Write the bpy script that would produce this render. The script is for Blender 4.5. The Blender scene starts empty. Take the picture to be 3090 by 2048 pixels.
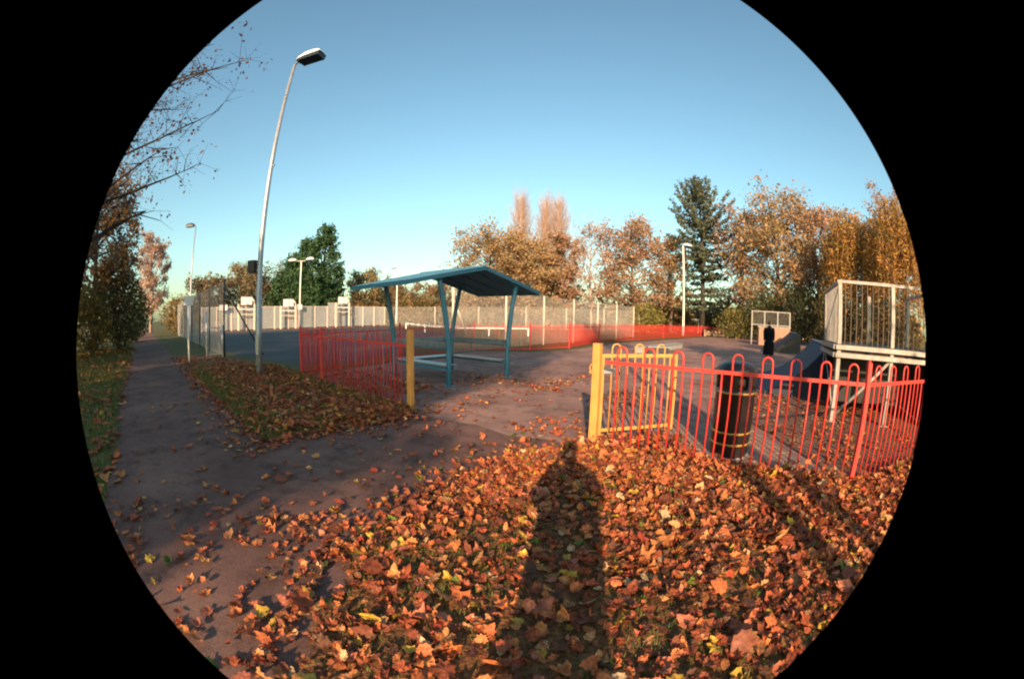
import bpy, math, random
import numpy as np
from mathutils import Vector, Matrix

R = math.radians
sc = bpy.context.scene
C = sc.collection
rng = np.random.default_rng(7)
random.seed(7)

# ------------------------------------------------------------------ camera
EYE = Vector((0.0, 0.0, 1.5))
PITCH, ROLL = R(-5.0), R(1.0)
cam_data = bpy.data.cameras.new('camera')
cam = bpy.data.objects.new('camera', cam_data)
C.objects.link(cam)
sc.camera = cam
cam_data.type = 'PANO'                      # the photograph was taken with a circular fisheye lens
cam_data.panorama_type = 'FISHEYE_EQUISOLID'
cam_data.sensor_fit = 'HORIZONTAL'
cam_data.sensor_width = 30.90
cam_data.sensor_height = 20.48
cam_data.fisheye_lens = 12.25
cam_data.fisheye_fov = R(126.2)
cam_data.shift_x = 0.0104
cam_data.shift_y = 0.0186
cam_data.clip_start = 0.02
cam_data.clip_end = 3000


def cam_axis(a, b, c):
    a, b = a * math.cos(ROLL) - b * math.sin(ROLL), a * math.sin(ROLL) + b * math.cos(ROLL)
    b, c = b * math.cos(PITCH) + c * math.sin(PITCH), -b * math.sin(PITCH) + c * math.cos(PITCH)
    return Vector((a, c, b))


_r, _u, _f = cam_axis(1, 0, 0), cam_axis(0, 1, 0), cam_axis(0, 0, 1)
cam.matrix_world = Matrix(((_r.x, _u.x, -_f.x, EYE.x), (_r.y, _u.y, -_f.y, EYE.y),
                           (_r.z, _u.z, -_f.z, EYE.z), (0, 0, 0, 1)))

# ------------------------------------------------------------------ sky and sun
SUN_EL, SHADOW_AZ = R(19.0), R(10.0)         # shadows run away from the camera, a little to the right
world = bpy.data.worlds.new('World')
sc.world = world
world.use_nodes = True
wn = world.node_tree
sky = wn.nodes.new('ShaderNodeTexSky')
sky.sky_type = 'NISHITA'
sky.sun_disc = False
sky.sun_elevation = SUN_EL
sky.sun_rotation = math.pi + SHADOW_AZ
sky.altitude = 20
sky.air_density = 1.3
sky.dust_density = 1.4
sky.ozone_density = 1.5
bg = wn.nodes['Background']
bg.inputs['Strength'].default_value = 0.112
tint = wn.nodes.new('ShaderNodeMix')           # the film renders the whole sky towards cyan
tint.data_type = 'RGBA'
tint.blend_type = 'MULTIPLY'
tint.inputs[0].default_value = 1.0
tint.inputs[7].default_value = (0.86, 1.07, 1.02, 1)
wn.links.new(sky.outputs['Color'], tint.inputs[6])
wn.links.new(tint.outputs[2], bg.inputs['Color'])

sun_data = bpy.data.lights.new('sun', 'SUN')
sun_data.energy = 5.0
sun_data.angle = R(0.6)
sun_data.color = (1.0, 0.69, 0.43)
sun = bpy.data.objects.new('sun', sun_data)
C.objects.link(sun)
sun_dir = Vector((math.sin(SHADOW_AZ) * math.cos(SUN_EL), math.cos(SHADOW_AZ) * math.cos(SUN_EL), -math.sin(SUN_EL)))
sun.rotation_euler = sun_dir.to_track_quat('-Z', 'Y').to_euler()
sun.location = (-5, -30, 12)

sc.render.engine = 'CYCLES'
sc.view_settings.view_transform = 'Standard'
sc.view_settings.look = 'None'
sc.view_settings.gamma = 1.0
sc.view_settings.exposure = 1.0
sc.view_settings.use_curve_mapping = False
sc.cycles.use_denoising = True
sc.cycles.max_bounces = 6
sc.cycles.transparent_max_bounces = 8
sc.cycles.pixel_filter_type = 'BLACKMAN_HARRIS'
sc.cycles.filter_width = 2.1                 # a soft plastic lens


# ------------------------------------------------------------------ materials
def new_mat(name):
    m = bpy.data.materials.new(name)
    m.use_nodes = True
    nt = m.node_tree
    return m, nt, nt.nodes['Principled BSDF']


def noise_node(nt, scale, detail=4, rough=0.6, vec=None):
    n = nt.nodes.new('ShaderNodeTexNoise')
    n.inputs['Scale'].default_value = scale
    n.inputs['Detail'].default_value = detail
    n.inputs['Roughness'].default_value = rough
    if vec is None:
        tc = nt.nodes.new('ShaderNodeNewGeometry')
        vec = tc.outputs['Position']
    nt.links.new(vec, n.inputs['Vector'])
    return n


def ramp_node(nt, fac, stops):
    r = nt.nodes.new('ShaderNodeValToRGB')
    e = r.color_ramp.elements
    while len(e) > 1:
        e.remove(e[-1])
    e[0].position = stops[0][0]
    e[0].color = (*stops[0][1], 1)
    for p, c in stops[1:]:
        x = e.new(p)
        x.color = (*c, 1)
    nt.links.new(fac, r.inputs['Fac'])
    return r


def mix_col(nt, fac, a, b, mode='MIX'):
    m = nt.nodes.new('ShaderNodeMix')
    m.data_type = 'RGBA'
    m.blend_type = mode
    if isinstance(fac, (int, float)):
        m.inputs[0].default_value = fac
    else:
        nt.links.new(fac, m.inputs[0])
    for i, v in ((6, a), (7, b)):
        if isinstance(v, tuple):
            m.inputs[i].default_value = (*v, 1)
        else:
            nt.links.new(v, m.inputs[i])
    return m.outputs[2]


def bump(nt, b, height, strength, dist):
    n = nt.nodes.new('ShaderNodeBump')
    n.inputs['Strength'].default_value = strength
    n.inputs['Distance'].default_value = dist
    nt.links.new(height, n.inputs['Height'])
    nt.links.new(n.outputs['Normal'], b.inputs['Normal'])


def paint(name, col, dark=0.75, scale=6, rough=0.45, metal=0.0, grain=80, worn=None):
    m, nt, b = new_mat(name)
    n = noise_node(nt, scale, 5)
    c2 = tuple(v * dark for v in col)
    out = ramp_node(nt, n.outputs['Fac'], [(0.3, c2), (0.65, col)]).outputs['Color']
    if worn:
        w = noise_node(nt, scale * 5, 6, 0.7)
        wr = ramp_node(nt, w.outputs['Fac'], [(0.62, (0, 0, 0)), (0.70, (1, 1, 1))])
        out = mix_col(nt, wr.outputs['Color'], out, worn)
    nt.links.new(out, b.inputs['Base Color'])
    b.inputs['Roughness'].default_value = rough
    b.inputs['Metallic'].default_value = metal
    g = noise_node(nt, grain, 3)
    bump(nt, b, g.outputs['Fac'], 0.15, 0.002)
    return m


def leaf_mat(name, rough=0.65, transl=0.25, vary=0.35):
    """colour comes from the colour attribute that each leaf carries"""
    m, nt, b = new_mat(name)
    at = nt.nodes.new('ShaderNodeAttribute')
    at.attribute_name = 'tint'
    n = noise_node(nt, 55, 3)
    d = ramp_node(nt, n.outputs['Fac'], [(0.3, (1 - vary,) * 3), (0.7, (1 + vary * 0.3,) * 3)])
    col = mix_col(nt, 1.0, at.outputs['Color'], d.outputs['Color'], 'MULTIPLY')
    nt.links.new(col, b.inputs['Base Color'])
    b.inputs['Roughness'].default_value = rough
    b.inputs['Specular IOR Level'].default_value = 0.25
    tr = nt.nodes.new('ShaderNodeBsdfTranslucent')
    nt.links.new(col, tr.inputs['Color'])
    mx = nt.nodes.new('ShaderNodeMixShader')
    mx.inputs[0].default_value = transl
    nt.links.new(b.outputs[0], mx.inputs[1])
    nt.links.new(tr.outputs[0], mx.inputs[2])
    nt.links.new(mx.outputs[0], nt.nodes['Material Output'].inputs['Surface'])
    return m


def ground_mat(name, stops, scale, fine_scale, fine, rough=0.9, bump_s=0.5, bump_d=0.01, stretch=None):
    m, nt, b = new_mat(name)
    big = noise_node(nt, scale, 6, 0.65)
    base = ramp_node(nt, big.outputs['Fac'], stops)
    f = noise_node(nt, fine_scale, 3, 0.7)
    fr = ramp_node(nt, f.outputs['Fac'], [(0.3, (1 - fine,) * 3), (0.72, (1 + fine,) * 3)])
    col = mix_col(nt, 1.0, base.outputs['Color'], fr.outputs['Color'], 'MULTIPLY')
    nt.links.new(col, b.inputs['Base Color'])
    b.inputs['Roughness'].default_value = rough
    b.inputs['Specular IOR Level'].default_value = 0.2
    bump(nt, b, f.outputs['Fac'], bump_s, bump_d)
    return m


M = {}
M['grass'] = ground_mat('grass ground', [(0.3, (0.13, 0.085, 0.035)), (0.48, (0.07, 0.075, 0.022)), (0.58, (0.12, 0.085, 0.03)), (0.72, (0.15, 0.13, 0.05))], 0.9, 18, 0.5)
M['litter'] = ground_mat('leaf litter soil', [(0.3, (0.11, 0.052, 0.022)), (0.5, (0.19, 0.085, 0.035)), (0.62, (0.13, 0.07, 0.028)), (0.75, (0.06, 0.075, 0.02))], 3.5, 26, 0.75, bump_s=.8, bump_d=0.03)
def tarmac(name, stops, scale):
    m = ground_mat(name, stops, scale, 120, 0.45, bump_d=0.006)
    nt = m.node_tree
    b = nt.nodes['Principled BSDF']
    src = b.inputs['Base Color'].links[0].from_socket
    geo = nt.nodes.new('ShaderNodeNewGeometry')
    wob = noise_node(nt, 1.7, 4)
    add = nt.nodes.new('ShaderNodeVectorMath')
    add.operation = 'MULTIPLY_ADD'
    nt.links.new(wob.outputs['Color'], add.inputs[0])
    add.inputs[1].default_value = (.9, .9, 0)
    nt.links.new(geo.outputs['Position'], add.inputs[2])
    vo = nt.nodes.new('ShaderNodeTexVoronoi')
    vo.feature = 'DISTANCE_TO_EDGE'
    vo.inputs['Scale'].default_value = .42
    nt.links.new(add.outputs[0], vo.inputs['Vector'])
    cr = ramp_node(nt, vo.outputs['Distance'], [(0.0, (.7,) * 3), (0.005, (.8,) * 3), (0.010, (1, 1, 1))])
    st = noise_node(nt, 2.6, 7, .72)
    sr = ramp_node(nt, st.outputs['Fac'], [(.36, (.62, .6, .6)), (.5, (1, 1, 1)), (.66, (1.12, 1.08, 1.05))])
    c = mix_col(nt, 1.0, src, cr.outputs['Color'], 'MULTIPLY')
    c = mix_col(nt, 1.0, c, sr.outputs['Color'], 'MULTIPLY')
    nt.links.new(c, b.inputs['Base Color'])
    return m


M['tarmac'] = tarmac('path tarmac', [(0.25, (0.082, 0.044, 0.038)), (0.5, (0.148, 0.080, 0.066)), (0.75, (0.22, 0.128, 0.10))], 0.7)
M['yard'] = tarmac('sunlit dusty yard tarmac', [(0.25, (0.15, 0.08, 0.068)), (0.5, (0.27, 0.155, 0.128)), (0.75, (0.38, 0.235, 0.19))], 0.6)  # paler than the path: sunlit tone put into the colour, besides dust
M['court'] = ground_mat('court tarmac', [(0.3, (0.05, 0.055, 0.06)), (0.7, (0.085, 0.085, 0.085))], 0.4, 60, 0.3, bump_d=0.005)
M['dirt'] = ground_mat('brown earth', [(0.3, (0.13, 0.07, 0.05)), (0.55, (0.19, 0.10, 0.07)), (0.75, (0.24, 0.15, 0.10))], 1.3, 45, 0.5, bump_d=0.02)
M['red'] = paint('red fence paint', (0.66, 0.045, 0.035), 0.82, 5, 0.45, worn=(0.48, 0.07, 0.05))
M['ochre'] = paint('yellow gate paint', (0.62, 0.29, 0.075), 0.8, 5, 0.5, worn=(0.36, 0.16, 0.05))
M['blue'] = paint('blue shelter paint', (0.045, 0.19, 0.29), 0.8, 3, 0.4)
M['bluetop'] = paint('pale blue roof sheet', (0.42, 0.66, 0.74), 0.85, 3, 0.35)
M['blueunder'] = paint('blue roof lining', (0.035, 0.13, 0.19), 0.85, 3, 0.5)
M['steelseat'] = paint('worn bench metal', (0.27, 0.33, 0.38), 0.6, 8, 0.35, 0.4, worn=(0.10, 0.16, 0.22))
M['galv'] = paint('galvanised steel', (0.46, 0.47, 0.48), 0.75, 9, 0.42, 0.5)
M['pole'] = paint('lamp post steel', (0.40, 0.41, 0.43), 0.75, 5, 0.42, 0.45)
M['palepole'] = paint('pale lamp post paint', (0.75, 0.70, 0.62), 0.85, 4, 0.5)
M['lampshell'] = paint('white lamp shell', (0.85, 0.82, 0.78), 0.9, 6, 0.35)
M['lampglass'] = paint('dark lamp glass', (0.03, 0.035, 0.04), 0.8, 6, 0.12)
M['black'] = paint('black moulded plastic', (0.022, 0.022, 0.025), 0.8, 8, 0.35)
M['gold'] = paint('gold band', (0.34, 0.19, 0.045), 0.8, 8, 0.35)
M['binblack'] = paint('black bin metal', (0.02, 0.016, 0.016), 0.6, 6, 0.28)
M['white'] = paint('white paint', (0.80, 0.78, 0.74), 0.88, 5, 0.5)
M['panel'] = paint('court mesh panel', (0.50, 0.50, 0.49), 0.85, 1.2, 0.55, 0.1)
M['courtpost'] = paint('court post paint', (0.85, 0.66, 0.52), 0.9, 3, 0.5)
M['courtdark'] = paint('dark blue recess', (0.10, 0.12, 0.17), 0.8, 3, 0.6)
M['board'] = paint('white backboard', (0.88, 0.87, 0.84), 0.95, 3, 0.4)
M['orange'] = paint('orange ring', (0.75, 0.25, 0.05), 0.9, 5, 0.5)
M['concretepost'] = paint('pale fence post', (0.62, 0.52, 0.43), 0.8, 6, 0.7)
M['wire'] = paint('fence wire', (0.52, 0.47, 0.41), 0.85, 6, 0.5, 0.0)
M['darkpost'] = paint('dark green fence post', (0.05, 0.055, 0.05), 0.8, 6, 0.5)
M['rampply'] = paint('brown ramp board', (0.36, 0.19, 0.12), 0.8, 1.5, 0.7)
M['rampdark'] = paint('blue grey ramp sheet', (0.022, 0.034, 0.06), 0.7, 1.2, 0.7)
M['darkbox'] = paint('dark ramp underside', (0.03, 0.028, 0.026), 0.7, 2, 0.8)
M['steelwhite'] = paint('pale ramp steel', (0.36, 0.325, 0.295), 0.6, 7, 0.55, 0.2, worn=(0.20, 0.13, 0.09))
M['coat'] = paint('black coat cloth', (0.006, 0.007, 0.010), 0.7, 12, 0.95)
M['coat'].node_tree.nodes['Principled BSDF'].inputs['Specular IOR Level'].default_value = 0.05
M['jeans'] = paint('dark trousers cloth', (0.02, 0.025, 0.045), 0.7, 12, 0.85)
M['ironbar'] = paint('rusty thin bar', (0.17, 0.12, 0.09), 0.7, 8, 0.7)
M['skin'] = paint('skin', (0.52, 0.32, 0.24), 0.9, 10, 0.5)
M['hair'] = paint('dark hair', (0.02, 0.015, 0.012), 0.6, 40, 0.5)
M['concrete'] = paint('grey concrete', (0.32, 0.30, 0.28), 0.75, 4, 0.85)
M['paver'] = paint('block paver', (0.30, 0.18, 0.13), 0.65, 9, 0.85)
M['timber'] = paint('weathered timber', (0.42, 0.27, 0.16), 0.7, 3, 0.8)
M['bark'] = paint('grey brown bark', (0.13, 0.095, 0.07), 0.55, 7, 0.9)
M['barkpale'] = paint('pale bark', (0.42, 0.34, 0.27), 0.6, 5, 0.85)
M['barkdark'] = paint('dark bark', (0.06, 0.045, 0.035), 0.55, 7, 0.9)
M['twigpink'] = paint('pink brown twigs', (0.46, 0.30, 0.22), 0.7, 1, 0.8)
M['leaf'] = leaf_mat('tree leaves', 0.6, 0.42, 0.25)
M['fallen'] = leaf_mat('fallen leaves', 0.55, 0.15, 0.45)
M['blade'] = leaf_mat('grass blades', 0.6, 0.3, 0.3)


# ------------------------------------------------------------------ mesh helpers
class MB:
    """collects simple shapes into one mesh"""

    def __init__(self):
        self.v, self.f = [], []

    def add(self, vs, fs):
        o = len(self.v)
        self.v += [tuple(p) for p in vs]
        self.f += [tuple(i + o for i in q) for q in fs]
        return self

    def box(self, x0, x1, y0, y1, z0, z1, bev=0.0):
        if bev <= 0:
            return self.add([(x0, y0, z0), (x1, y0, z0), (x1, y1, z0), (x0, y1, z0), (x0, y0, z1), (x1, y0, z1), (x1, y1, z1), (x0, y1, z1)],
                            [(0, 3, 2, 1), (4, 5, 6, 7), (0, 1, 5, 4), (1, 2, 6, 5), (2, 3, 7, 6), (3, 0, 4, 7)])
        b = bev
        ring = lambda z, i: [(x0 + i + b, y0 + i, z), (x1 - i - b, y0 + i, z), (x1 - i, y0 + i + b, z), (x1 - i, y1 - i - b, z),
                             (x1 - i - b, y1 - i, z), (x0 + i + b, y1 - i, z), (x0 + i, y1 - i - b, z), (x0 + i, y0 + i + b, z)]
        vs = ring(z0, b * .6) + ring(z0 + b, 0) + ring(z1 - b, 0) + ring(z1, b * .6)
        fs = [tuple(range(7, -1, -1)), tuple(range(24, 32))]
        for k in range(3):
            for i in range(8):
                j = (i + 1) % 8
                fs.append((k * 8 + i, k * 8 + j, k * 8 + 8 + j, k * 8 + 8 + i))
        return self.add(vs, fs)

    def tube(self, pts, rad, n=8, cap=True):
        pts = [Vector(p) for p in pts]
        if not isinstance(rad, (list, tuple)):
            rad = [rad] * len(pts)
        vs, fs = [], []
        up = None
        for i, p in enumerate(pts):
            d = (pts[min(i + 1, len(pts) - 1)] - pts[max(i - 1, 0)])
            if d.length < 1e-9:
                d = Vector((0, 0, 1))
            d.normalize()
            if up is None:
                up = Vector((0, 0, 1)) if abs(d.z) < 0.9 else Vector((1, 0, 0))
            a = (up - d * up.dot(d))
            if a.length < 1e-6:
                a = d.orthogonal()
            a.normalize()
            up = a
            b = d.cross(a)
            for k in range(n):
                t = 2 * math.pi * k / n
                vs.append(p + (a * math.cos(t) + b * math.sin(t)) * rad[i])
        for i in range(len(pts) - 1):
            for k in range(n):
                j = (k + 1) % n
                fs.append((i * n + k, i * n + j, (i + 1) * n + j, (i + 1) * n + k))
        if cap:
            fs.append(tuple(range(n - 1, -1, -1)))
            fs.append(tuple(range((len(pts) - 1) * n, len(pts) * n)))
        return self.add(vs, fs)

    def lathe(self, prof, n=20, cx=0, cy=0):
        vs, fs = [], []
        for r, z in prof:
            for k in range(n):
                t = 2 * math.pi * k / n
                vs.append((cx + r * math.cos(t), cy + r * math.sin(t), z))
        for i in range(len(prof) - 1):
            for k in range(n):
                j = (k + 1) % n
                fs.append((i * n + k, i * n + j, (i + 1) * n + j, (i + 1) * n + k))
        fs.append(tuple(range(n - 1, -1, -1)))
        fs.append(tuple(range((len(prof) - 1) * n, len(prof) * n)))
        return self.add(vs, fs)

    def bar(self, p, q, w, h):
        """rectangular bar from p to q: w sideways, h upwards"""
        p, q = Vector(p), Vector(q)
        d = (q - p).normalized()
        s = d.cross(Vector((0, 0, 1)))
        s = s.normalized() if s.length > 1e-4 else Vector((1, 0, 0))
        t = s.cross(d)
        vs = []
        for e in (p, q):
            for a, b in ((-1, -1), (1, -1), (1, 1), (-1, 1)):
                vs.append(e + s * (a * w / 2) + t * (b * h / 2))
        return self.add(vs, [(0, 1, 2, 3), (7, 6, 5, 4), (0, 4, 5, 1), (1, 5, 6, 2), (2, 6, 7, 3), (3, 7, 4, 0)])

    def slab(self, poly, th):
        """poly: 3D points of a planar outline; thickened downwards by th"""
        n = len(poly)
        vs = [tuple(p) for p in poly] + [(p[0], p[1], p[2] - th) for p in poly]
        fs = [tuple(range(n)), tuple(range(2 * n - 1, n - 1, -1))]
        for i in range(n):
            j = (i + 1) % n
            fs.append((i, i + n, j + n, j))
        return self.add(vs, fs)

    def mesh(self, name, mat, smooth=False):
        me = bpy.data.meshes.new(name)
        me.from_pydata(self.v, [], self.f)
        me.materials.append(mat)
        if smooth:
            me.polygons.foreach_set('use_smooth', [True] * len(me.polygons))
        me.update()
        return me

    def build(self, name, mat, parent=None, smooth=False):
        return link(name, self.mesh(name, mat, smooth), parent)


def link(name, me, parent=None, loc=None, rz=None):
    o = bpy.data.objects.new(name, me)
    C.objects.link(o)
    if parent is not None:
        o.parent = parent
    if loc is not None:
        o.location = loc
    if rz is not None:
        o.rotation_euler = (0, 0, rz)
    return o


def tag(o, label=None, cat=None, group=None, kind=None):
    for k, v in (('label', label), ('category', cat), ('group', group), ('kind', kind)):
        if v:
            o[k] = v
    return o


def thing(name, label, cat, loc=(0, 0, 0), rz=0.0, group=None):
    return tag(link(name, None, None, loc, rz), label, cat, group)


def quads_mesh(name, verts, faces_n, mat, tint=None, fsize=4):
    """verts: (N*fsize, 3) array of separate faces; tint: (N,3)"""
    nv = len(verts)
    nf = nv // fsize
    me = bpy.data.meshes.new(name)
    me.vertices.add(nv)
    me.vertices.foreach_set('co', np.ascontiguousarray(verts, dtype=np.float32).ravel())
    me.loops.add(nv)
    me.loops.foreach_set('vertex_index', np.arange(nv, dtype=np.int32))
    me.polygons.add(nf)
    me.polygons.foreach_set('loop_start', np.arange(0, nv, fsize, dtype=np.int32))
    me.polygons.foreach_set('loop_total', np.full(nf, fsize, dtype=np.int32))
    me.materials.append(mat)
    if tint is not None:
        a = me.color_attributes.new('tint', 'FLOAT_COLOR', 'POINT')
        c = np.ones((nv, 4), dtype=np.float32)
        c[:, :3] = np.repeat(tint, fsize, axis=0)
        a.data.foreach_set('color', c.ravel())
    me.update(calc_edges=True)
    return me


def tri_soup(name, verts, tris, tint_v, mat):
    """indexed triangle mesh with a colour per vertex"""
    me = bpy.data.meshes.new(name)
    me.vertices.add(len(verts))
    me.vertices.foreach_set('co', np.ascontiguousarray(verts, dtype=np.float32).ravel())
    nt_ = len(tris)
    me.loops.add(nt_ * 3)
    me.loops.foreach_set('vertex_index', np.ascontiguousarray(tris, dtype=np.int32).ravel())
    me.polygons.add(nt_)
    me.polygons.foreach_set('loop_start', np.arange(0, nt_ * 3, 3, dtype=np.int32))
    me.polygons.foreach_set('loop_total', np.full(nt_, 3, dtype=np.int32))
    me.materials.append(mat)
    a = me.color_attributes.new('tint', 'FLOAT_COLOR', 'POINT')
    c = np.ones((len(verts), 4), dtype=np.float32)
    c[:, :3] = tint_v
    a.data.foreach_set('color', c.ravel())
    me.update(calc_edges=True)
    return me


def inside(poly, x, y):
    x, y = np.asarray(x, float), np.asarray(y, float)
    r = np.zeros(x.shape, bool)
    n = len(poly)
    for i in range(n):
        x0, y0 = poly[i]
        x1, y1 = poly[(i + 1) % n]
        c = (y0 > y) != (y1 > y)
        with np.errstate(divide='ignore', invalid='ignore'):
            r ^= c & (x < (x1 - x0) * (y - y0) / (y1 - y0 + 1e-12) + x0)
    return r


def edge_dist(poly, x, y):
    d = np.full(np.shape(x), 1e9)
    n = len(poly)
    for i in range(n):
        a, b = np.array(poly[i]), np.array(poly[(i + 1) % n])
        ab = b - a
        t = np.clip(((x - a[0]) * ab[0] + (y - a[1]) * ab[1]) / (ab @ ab), 0, 1)
        d = np.minimum(d, np.hypot(x - a[0] - t * ab[0], y - a[1] - t * ab[1]))
    return d


def lump(x, y, s=1.0, seed=0.0):
    return (np.sin(x * 1.7 * s + 1.3 + seed) * np.cos(y * 2.1 * s - .4 + seed) + np.sin(x * 3.9 * s - y * 3.1 * s + 2 + seed) * .6
            + np.cos(x * 7.1 * s + y * 6.3 * s + seed) * .35) / 1.95


# ------------------------------------------------------------------ the setting
ground = MB().add([(-700, -700, 0), (700, -700, 0), (700, 900, 0), (-700, 900, 0)], [(0, 1, 2, 3)]).build('ground', M['grass'])
tag(ground, kind='structure')

# the main path runs past the camera to the far left; nx.x + ny.y is constant along it
def on_path(s, n):
    return (-0.794 * s + 0.607 * n, 0.607 * s + 0.794 * n)


def sheet(name, poly, z, mat):
    o = MB().add([(x, y, z) for x, y in poly], [tuple(range(len(poly)))]).build(name, mat)
    return tag(o, kind='structure')


path_poly = [on_path(-7, -0.75), on_path(-7, 1.55)] + [on_path(s, 1.56 + .06 * math.sin(s * 1.3)) for s in np.arange(-5, 20, 1.0)] + \
            [on_path(90, 1.6), on_path(90, -0.6)] + [on_path(s, -0.6 + .07 * math.sin(s * 1.1 + 1)) for s in np.arange(19, -6, -1.0)]
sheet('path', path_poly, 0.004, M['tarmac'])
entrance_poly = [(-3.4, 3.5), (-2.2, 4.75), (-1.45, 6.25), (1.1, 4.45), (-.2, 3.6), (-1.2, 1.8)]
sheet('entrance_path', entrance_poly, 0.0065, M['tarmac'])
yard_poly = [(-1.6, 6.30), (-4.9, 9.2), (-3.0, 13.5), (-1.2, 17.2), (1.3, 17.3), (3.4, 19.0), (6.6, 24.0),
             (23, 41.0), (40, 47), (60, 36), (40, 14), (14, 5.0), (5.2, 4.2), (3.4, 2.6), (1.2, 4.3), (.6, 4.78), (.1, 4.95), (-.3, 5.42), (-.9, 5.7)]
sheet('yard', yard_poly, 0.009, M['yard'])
dirt_poly = [(3.48, 2.56), (3.85, 5.05), (3.7, 6.2), (4.6, 7.6), (6.0, 8.6), (8.0, 8.0), (10.5, 6.0), (12.0, 2.56)]
sheet('bare_earth', dirt_poly, 0.012, M['dirt'])
court_poly = [(-10.4, 13.4), (-32, 30.4), (-34.3, 35.3), (-18.0, 58.0), (-6, 40), (-3.4, 24), (-4.6, 13.0), (-6.2, 11.4)]
sheet('court', court_poly, 0.004, M['court'])
apron_poly = [(-34.6, 34.6), (-17.2, 58.2), (-14.0, 56), (-28, 36.5), (-32, 31.5)]
sheet('court_apron', apron_poly, 0.008, M['dirt'])

VERGE_R = [(1.0, 4.42), (2.2, 3.55), (3.44, 2.53), (6, 2.47), (9.5, 2.46), (9.5, -4), (.3, -4), (-.45, -1.5), (-.72, .3), (-.84, .95), (-.92, 1.47),
           (-.86, 1.8), (-1.08, 2.15), (-.8, 2.6), (-.5, 3.15), (-.15, 3.72), (.45, 4.2)]
VERGE_L = [(-2.85, 4.05), (-2.17, 4.8), (-1.4, 5.85), (-1.43, 6.25), (-5.1, 9.4), (-7.4, 11.3), (-10.3, 12.7), (-13.5, 12.5), (-12, 11.25), (-8.6, 8.62), (-5.6, 6.25)]


def verge_z(x, y):
    x, y = np.asarray(x, float), np.asarray(y, float)
    z = np.full(x.shape, 0.008)
    for poly in (VERGE_R, VERGE_L):
        m = inside(poly, x, y)
        d = edge_dist(poly, x, y)
        k = np.clip(d / .35, 0, 1)
        z = np.where(m, 0.012 + k * (.045 + .028 * lump(x, y, 1.3)), z)
    f_ = edge_dist([(1.15, 4.35), (3.46, 2.5), (9, 2.46), (3.46, 2.501)], x, y)
    z = np.where(f_ < .5, z + .03 * np.exp(-(f_ / .25) ** 2), z)
    return z


def verge(name, poly, step):
    xs = [p[0] for p in poly]
    ys = [p[1] for p in poly]
    gx = np.arange(min(xs), max(xs) + step, step)
    gy = np.arange(min(ys), max(ys) + step, step)
    X, Y = np.meshgrid(gx, gy, indexing='ij')
    X = X + (rng.random(X.shape) - .5) * step * .5
    Y = Y + (rng.random(X.shape) - .5) * step * .5
    ins = inside(poly, X, Y)
    Z = verge_z(X, Y) + (rng.random(X.shape) - .5) * .012
    Z = np.where(ins, Z, -0.02)
    idx = np.arange(X.size).reshape(X.shape)
    fs = []
    for i in range(X.shape[0] - 1):
        for j in range(X.shape[1] - 1):
            if ins[i, j] or ins[i + 1, j] or ins[i, j + 1] or ins[i + 1, j + 1]:
                fs.append((idx[i, j], idx[i + 1, j], idx[i + 1, j + 1], idx[i, j + 1]))
    me = bpy.data.meshes.new(name)
    me.from_pydata(np.stack([X, Y, Z], -1).reshape(-1, 3).tolist(), [], fs)
    me.materials.append(M['litter'])
    me.polygons.foreach_set('use_smooth', [True] * len(me.polygons))
    return tag(link(name, me), kind='structure')


verge_near = verge('leafy_verge', VERGE_R, .11)
verge_side = verge('grass_verge', VERGE_L, .18)

# block paving by the litter bin
paving = MB().add([(1.72, 3.93, .0085), (2.35, 3.42, .0085), (3.44, 2.62, .0085), (3.80, 5.05, .0085), (2.42, 5.32, .0085)],
                  [(0, 1, 2, 3, 4)]).build('paving', M['concrete'])
tag(paving, kind='structure')
pav_poly = [(1.78, 3.95), (2.36, 3.45), (3.42, 2.66), (3.79, 5.02), (2.44, 5.28)]
pm = MB().box(-.122, .122, -.122, .122, 0, .02, .006).mesh('paver', M['paver'])
pu, pv = Vector((.985, -.17)), Vector((.17, .985))
k = 0
for i in range(-8, 9):
    for j in range(-8, 11):
        p = Vector((2.9, 3.9)) + pu * (i * .25) + pv * (j * .25)
        if inside(pav_poly, np.array([p.x]), np.array([p.y]))[0] and k < 290:
            q = link('paver', pm, paving, (p.x, p.y, .009 + random.uniform(-.004, .004)), math.atan2(pu.y, pu.x))
            q.rotation_euler[0] = random.uniform(-.02, .02)
            k += 1


# ------------------------------------------------------------------ red bow-top fences
def bow_mesh(name, mat, h=1.21, w=.11, r=.0105, low=.03):
    p = [(-w / 2, 0, low), (-w / 2, 0, h - w / 2)]
    for t in np.linspace(math.pi, 0, 9)[1:-1]:
        p.append((w / 2 * math.cos(t), 0, h - w / 2 + w / 2 * math.sin(t)))
    p += [(w / 2, 0, h - w / 2), (w / 2, 0, low)]
    return MB().tube(p, r, 6).mesh(name, mat, True)


def bar_mesh(name, mat, h=1.03, r=.0105, low=.05):
    return MB().tube([(0, 0, low), (0, 0, h)], r, 6).mesh(name, mat, True)


def post_mesh(name, mat, h=1.24, w=.055):
    mb = MB().box(-w / 2, w / 2, -w / 2, w / 2, -.05, h, .006)
    mb.lathe([(.02, h - .002), (.024, h + .008), (.012, h + .02)], 8)
    return mb.mesh(name, mat)


RED_BOW, RED_BAR, RED_POST = bow_mesh('bow', M['red']), bar_mesh('bar', M['red']), post_mesh('post', M['red'])


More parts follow.
